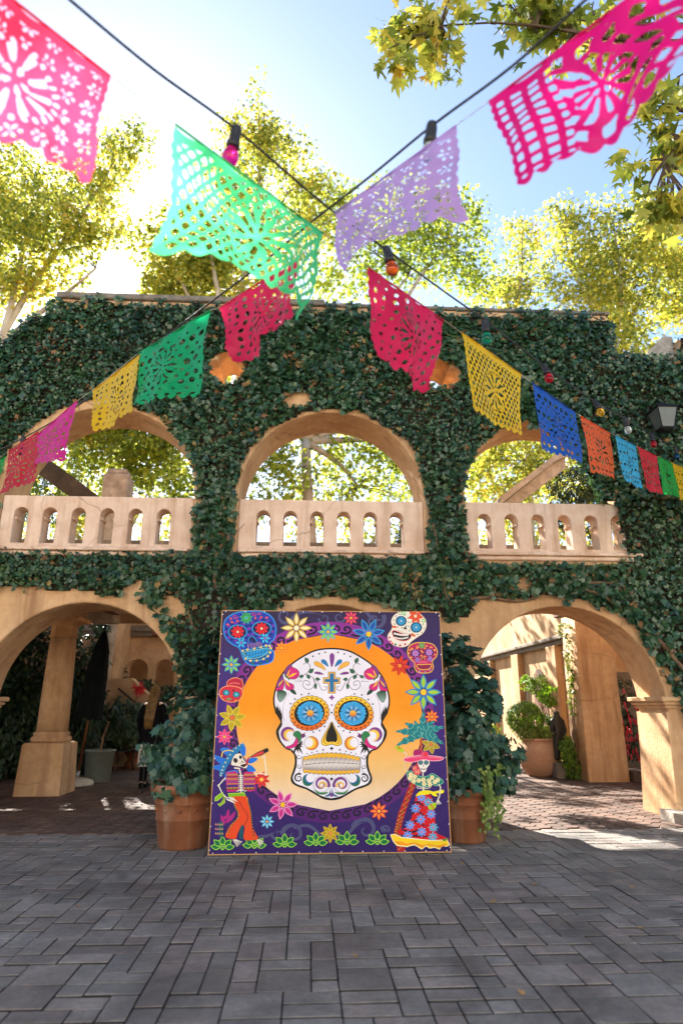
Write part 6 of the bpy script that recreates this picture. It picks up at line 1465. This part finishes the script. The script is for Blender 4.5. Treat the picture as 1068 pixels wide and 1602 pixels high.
for k in range(4):
    b = MB(); M4 = Matrix.Translation((lx, ly, lz)) @ Matrix.Rotation(R(90 * k), 4, 'Z')
    vs = [M4 @ Vector(p) for p in ((-.09, -.092, -.164), (.09, -.092, -.164), (.145, -.147, .129), (-.145, -.147, .129), (-.09, -.088, -.164), (.09, -.088, -.164), (.145, -.143, .129), (-.145, -.143, .129))]
    b.idx(vs, [(0, 1, 2, 3), (7, 6, 5, 4), (0, 4, 5, 1), (1, 5, 6, 2), (2, 6, 7, 3), (3, 7, 4, 0)])
    b.build('pane', plain('frosted_pane', (0.09, 0.10, 0.09), 0.35), lan)
b = MB(); b.tube([(lx, ly, lz + .26), (lx, ly + .08, lz + .36), (lx, ly + .2, lz + .36), (lx, WY + .01, lz + .22)], 0.012, 6); b.box(lx - .05, lx + .05, WY - .03, WY + .01, lz + .1, lz + .34, .006); b.build('bracket', M_iron, lan, True)

# ================================================================== LEFT COURT: UMBRELLA, PLANTER, BENCH, SIGN
g0 = at_ground(120, 1229); ux_, uy_ = g0.x, g0.y
tipq = at(165, 984, uy_); um = thing('closed_umbrella', 'closed black patio umbrella on a white stone base beside the column', 'umbrella', (ux_, uy_, 0))
ax_ = (tipq - Vector((ux_, uy_, 0.1))); LN = ax_.length; axn = ax_.normalized(); qr_ = axn.to_track_quat('Z', 'Y').to_matrix()
b = MB(); b.lathe([(0.29, 0.0), (0.305, 0.03), (0.28, 0.085), (0.18, 0.125), (0.05, 0.14), (1e-5, 0.142)], (ux_, uy_, 0), 26, None, 0.015); b.build('base', surf('white_stone', [(0.3, srgb('b0a894')), (0.7, srgb('d8d0be'))], 9, .9, .4, 40, .01), um, True)
b = MB(); b.tube([Vector((ux_, uy_, 0.12)), Vector((ux_, uy_, 0.1)) + axn * (LN * 0.98)], 0.022, 10); b.build('pole', M_wood, um, True)
b = MB(); b.tube([Vector((ux_, uy_, 0.12)), Vector((ux_, uy_, 0.12)) + axn * 0.14], 0.03, 10); b.build('collar', plain('steel', (.5, .5, .5), .3, .8), um, True)
vs = []; fs = []; seg = 48; prof = [(0.40, .245), (0.42, .25), (0.5, .235), (0.62, .215), (0.74, .19), (0.82, .16), (0.84, .165), (0.92, .10), (0.985, .035)]
for t, r in prof:
    for k in range(seg):
        w = 2 * math.pi * k / seg; rr = r * (0.86 + 0.14 * abs(math.sin(4 * w + t)) ** 0.7); p = qr_ @ Vector((rr * math.cos(w), rr * math.sin(w), LN * t - (0.05 * abs(math.sin(4 * w)) if t < .41 else 0))); vs.append(p + Vector((ux_, uy_, 0.1)))
for i in range(len(prof) - 1):
    for k in range(seg): fs.append((i * seg + k, i * seg + (k + 1) % seg, (i + 1) * seg + (k + 1) % seg, (i + 1) * seg + k))
fs.append(tuple(range((len(prof) - 1) * seg, len(prof) * seg))); b = MB(); b.idx(vs, fs); b.build('canopy', plain('black_canvas', (0.006, 0.008, 0.008), .95, 0, 0.1), um, True)
b = MB(); b.lathe([(0.03, -.03), (0.03, 0.0), (0.012, .02), (0.026, .045), (0.012, .075), (1e-5, .09)], tuple(tipq), 10); b.build('finial', M_iron, um, True)
g0 = at_ground(146, 1226); gp = pot_thing('grey_planter', 'plain grey cylindrical planter with a bare stem behind the umbrella base', g0.x, g0.y + .25, 1.0, plain('grey_glaze', srgb('6c7066'), .5), [(0, 0), (.22, 0), (.24, .02), (.275, .56), (.29, .565), (.29, .6), (.26, .6), (.25, .5)], cat='planter')
b = MB(); b.tube([(g0.x, g0.y + .25, .5), (g0.x + .03, g0.y + .25, .85), (g0.x + .12, g0.y + .2, 1.1)], 0.02, 6); b.build('stem', M_vine, gp)
# bench
g0 = at_ground(178, 1212); bx, by = g0.x - 0.1, g0.y + 0.1
bn = thing('garden_bench', 'black slatted garden bench with curled iron arms in the left court', 'bench', (bx, by, 0)); Mb = Matrix.Translation((bx, by, 0)) @ Matrix.Rotation(R(62), 4, 'Z')
for k in range(6):
    b = MB(); b.box(-.75, .75, .02 + .075 * k, .08 + .075 * k, .43, .455, .006, Mb); b.build('slat', M_iron, bn)
for k in range(5):
    b = MB(); b.box(-.75, .75, .475 + .02 * k, .50 + .02 * k, .52 + .08 * k, .585 + .08 * k, .006, Mb); b.build('slat', M_iron, bn)
for sx in (-.72, .72):
    b = MB()
    for pl in ([(.02, .02), (.06, .2), (.02, .42), (.3, .42), (.5, .42), (.58, .9)], [(.62, .02), (.5, .2), (.5, .42)], [(.02, .42), (-.02, .58), (.06, .66), (.3, .66), (.52, .62)], [(-.02, .58), (-.06, .64), (-.02, .7), (.04, .68)]):
        b.tube([Mb @ Vector((sx, y_, z_)) for y_, z_ in pl], 0.02, 6)
    b.build('side_frame', M_iron, bn, True)
q = at_ground(205, 1204); pot_thing('terracotta_bowl', 'wide terracotta bowl planter behind the bench', q.x, q.y + .3, 1.0, M_terra, [(0, 0), (.2, 0), (.24, .1), (.16, .2), (.2, .28), (.42, .62), (.5, .68), (.5, .72), (.45, .72), (.4, .66)], cat='planter')
# small white board with a letter, half behind the bush
q = at(223, 1183, 12.0); sg = thing('notice_board', 'small white notice board half hidden by the left ivy bush', 'sign', (q.x, 12.0, 0))
b = MB(); b.box(q.x - .075, q.x + .16, 12.0, 12.03, q.z - .17, q.z + .19, .005); b.build('board', plain('white_board', srgb('a8a398'), .6), sg)
b = MB()
for pl in ([(-.035, .05), (-.035, -.05), (-.01, -.085), (.02, -.085), (.045, -.05), (.045, .05)],): 
    for a, c in zip(pl, pl[1:]): 
        dx, dz = c[0] - a[0], c[1] - a[1]; l = math.hypot(dx, dz); nx_, nz_ = -dz / l * .009, dx / l * .009
        b.face([(q.x + a[0] - nx_, 11.997, q.z + a[1] - nz_), (q.x + c[0] - nx_, 11.997, q.z + c[1] - nz_), (q.x + c[0] + nx_, 11.997, q.z + c[1] + nz_), (q.x + a[0] + nx_, 11.997, q.z + a[1] + nz_)])
b.box(q.x - .04, q.x + .04, 11.996, 11.999, q.z + .12, q.z + .135); b.build('lettering', M_iron, sg)
b = MB(); b.tube([(q.x + .04, 12.02, 0), (q.x + .04, 12.02, q.z - .16)], .015, 5); b.build('post', M_iron, sg)

# ================================================================== FIGURES
def skin(name, V, E_, rad, mat, parent=None, loc=None, levels=2, root=0):
    me = bpy.data.meshes.new(name); me.from_pydata([tuple(v) for v in V], E_, []); ob = bpy.data.objects.new(name, me); COL.objects.link(ob)
    ob.modifiers.new('s', 'SKIN'); sv = me.skin_vertices[0].data
    for k, r in enumerate(rad): sv[k].radius = (r if isinstance(r, tuple) else (r, r)); sv[k].use_root = (k == root)
    m_ = ob.modifiers.new('d', 'SUBSURF'); m_.levels = levels; m_.render_levels = levels
    dg = bpy.context.evaluated_depsgraph_get(); res = bpy.data.meshes.new_from_object(ob.evaluated_get(dg)); bpy.data.objects.remove(ob)
    res.materials.clear(); res.materials.append(mat); res.polygons.foreach_set('use_smooth', [True] * len(res.polygons)); res.name = name
    return link(name, res, parent, None, loc)
q = at(241, 1110, 12.7); px_, py_ = q.x, 12.7
pe = thing('person', 'person with long blond hair in a dark coat, seen from behind, beyond the left bush', 'person', (px_, py_, 0))
pe.rotation_euler = (0, 0, R(-14))
V = [(0, 0, .98), (0, 0, 1.15), (0, .01, 1.36), (0, 0, 1.50), (0, .01, 1.58), (0, .03, 1.66), (0, .02, 1.74),
     (-.16, 0, 1.43), (-.24, -.01, 1.18), (-.22, .08, .95), (-.21, .12, .87), (.16, 0, 1.43), (.24, -.01, 1.18), (.22, .08, .95), (.21, .12, .87),
     (-.09, 0, .92), (-.10, .01, .50), (-.10, -.01, .09), (-.10, .12, .035), (.09, 0, .92), (.11, .05, .50), (.12, .02, .09), (.12, .15, .035), (0, .135, 1.655)]
E_ = [(0, 1), (1, 2), (2, 3), (3, 4), (4, 5), (5, 6), (2, 7), (7, 8), (8, 9), (9, 10), (2, 11), (11, 12), (12, 13), (13, 14), (0, 15), (15, 16), (16, 17), (17, 18), (0, 19), (19, 20), (20, 21), (21, 22), (5, 23)]
rad = [.15, .125, .15, .055, .06, .088, .07, .07, .05, .036, .028, .07, .05, .036, .028, .10, .062, .042, .035, .10, .062, .042, .035, .016]
M_skin = plain('skin', srgb('c89a7c'), .55); M_coat = plain('black_coat', (.006, .006, .008), .9, 0, 0.1); M_hair = surf('blond_hair', [(0.3, srgb('5a4226')), (0.7, srgb('8f6e40'))], 14, .5, .5, 60, .01)
def local(V): return V
skin('body', V, E_, rad, M_skin, pe)
b = MB(); seg = 28; prof = [(.27, .19, .62), (.265, .19, .66), (.235, .165, .95), (.20, .14, 1.12), (.215, .145, 1.3), (.20, .125, 1.42), (.12, .09, 1.49), (.075, .075, 1.53)]
vs = [(rx * math.cos(2 * math.pi * k / seg) * (1 + .03 * math.sin(7 * k)), ry * math.sin(2 * math.pi * k / seg) * (1 + .03 * math.cos(5 * k)), z) for rx, ry, z in prof for k in range(seg)]
fs = [(i * seg + k, i * seg + (k + 1) % seg, (i + 1) * seg + (k + 1) % seg, (i + 1) * seg + k) for i in range(len(prof) - 1) for k in range(seg)]
b.idx([Vector(v) + pe.location for v in vs], fs); b.build('coat', M_coat, pe, True)
for s in (-1, 1):
    b = MB(); b.tube([pe.location + Vector(p) for p in ((s * .15, 0, 1.44), (s * .21, -.005, 1.34), (s * .255, -.01, 1.17), (s * .23, .08, .93))], [.085, .082, .068, .055], 12); b.build('sleeve', M_coat, pe, True)
    b = MB(); b.tube([pe.location + Vector(p) for p in ((s * .09, 0, .9), (s * .105, .02, .5), (s * .11, 0, .12))], [.115, .078, .065], 12); b.build('trouser_leg', M_coat, pe, True)
    b = MB(); b.box(s * .11 - .05, s * .11 + .05, -.08, .2, 0, .1, .03, Matrix.Translation(pe.location)); b.build('shoe', M_coat, pe, True)
b = MB(); o0 = pe.location                              # hair: a scalp cap and many long strands down the back
b.ball(o0 + Vector((0, .0, 1.70)), .10, 16, 10, (.86, 1.0, 1.0))
for k in range(170):
    w = rng.uniform(R(-25), R(205)); a = rng.uniform(0.15, 1.0); sx = math.cos(w); sy = -math.sin(w)
    p0 = Vector((.06 * sx * a, .02 + .05 * sy * a, 1.805 - .03 * a * a)); p1 = Vector((.09 * sx, .01 + .105 * sy, 1.70)); p2 = Vector((.072 * sx, -.01 + .10 * min(sy, .15) - .03, 1.55))
    p3 = Vector((.085 * sx + rng.uniform(-.012, .012), -.11 - .02 * rng.random() + .02 * sy, 1.40)); p4 = Vector((.075 * sx + rng.uniform(-.02, .02), -.155, 1.24)); p5 = Vector((.06 * sx + rng.uniform(-.02, .02), -.165, rng.uniform(1.02, 1.16)))
    b.tube([o0 + p for p in (p0, p1, p2, p3, p4, p5)], [.008, .012, .012, .011, .009, .003], 4)
b.build('hair', M_hair, pe, True, 'stuff')
# dark garden statue beside the pier
sx_, sy_ = at(873, 1150, 14.0).x, 14.0
sta = thing('garden_statue', 'dark bronze standing figure half lost in the plants beside the inner pier', 'statue', (sx_, sy_, 0))
M_bronze = plain('dark_bronze', (.03, .028, .024), .5, .4)
b = MB(); b.box(sx_ - .16, sx_ + .16, sy_ - .16, sy_ + .16, 0, .3, .015); b.build('pedestal', M_concrete, sta)
V = [(0, 0, .78), (0, 0, .95), (0, 0, 1.13), (0, 0, 1.24), (0, -.01, 1.33), (-.11, 0, 1.11), (-.15, -.02, .92), (-.06, -.12, .86), (.11, 0, 1.11), (.15, -.02, .92), (.06, -.12, .84), (-.06, 0, .72), (-.07, -.01, .5), (-.07, 0, .33), (.06, 0, .72), (.07, -.02, .5), (.07, 0, .33)]
skin('figure', V, [(0, 1), (1, 2), (2, 3), (3, 4), (2, 5), (5, 6), (6, 7), (2, 8), (8, 9), (9, 10), (0, 11), (11, 12), (12, 13), (0, 14), (14, 15), (15, 16)], [.11, .09, .11, .045, .075, .055, .04, .03, .055, .04, .03, .085, .06, .05, .085, .06, .05], M_bronze, sta)

# ================================================================== FALLEN LEAVES ON THE STONES
tv, tf = L_SYC
M_fall = leafy('fallen_leaf', [(0.2, (.22, .11, .04)), (.55, (.34, .20, .07)), (.9, (.42, .33, .12))], .1, .8)
fme = bpy.data.meshes.new('fallen_leaf'); fme.from_pydata([(p[0], p[1], p[2] * -1.6) for p in tv], [], [tuple(int(q) for q in f) for f in tf]); fme.materials.append(M_fall)
for k, (px, py) in enumerate(((395, 1350), (388, 1349), (776, 1411), (766, 1414), (1000, 1452), (157, 1252), (240, 1326), (560, 1500), (92, 1330), (840, 1385), (905, 1350), (655, 1395), (300, 1440), (480, 1408), (985, 1390), (820, 1560), (120, 1420), (720, 1352))):
    p = at_ground(px, py); o = link('fallen_leaf', fme); o.location = (p.x, p.y, 0.008 if k > 1 else 0.012); sc = rng.uniform(.03, .055) if k > 1 else .075
    o.scale = (sc, sc, sc); o.rotation_euler = (R(rng.uniform(-12, 12)), R(rng.uniform(-12, 12)), rng.uniform(0, 6.28))
    tag(o, 'large curled fallen leaf at the foot of the skull panel' if k == 0 else 'fallen leaf tucked against the curled one under the skull panel' if k == 1 else 'brown fallen leaf on the clay tiles inside the left archway' if k == 5 else 'small dry fallen leaf lying on the open paving', 'leaf', 'fallen leaves on the paving')
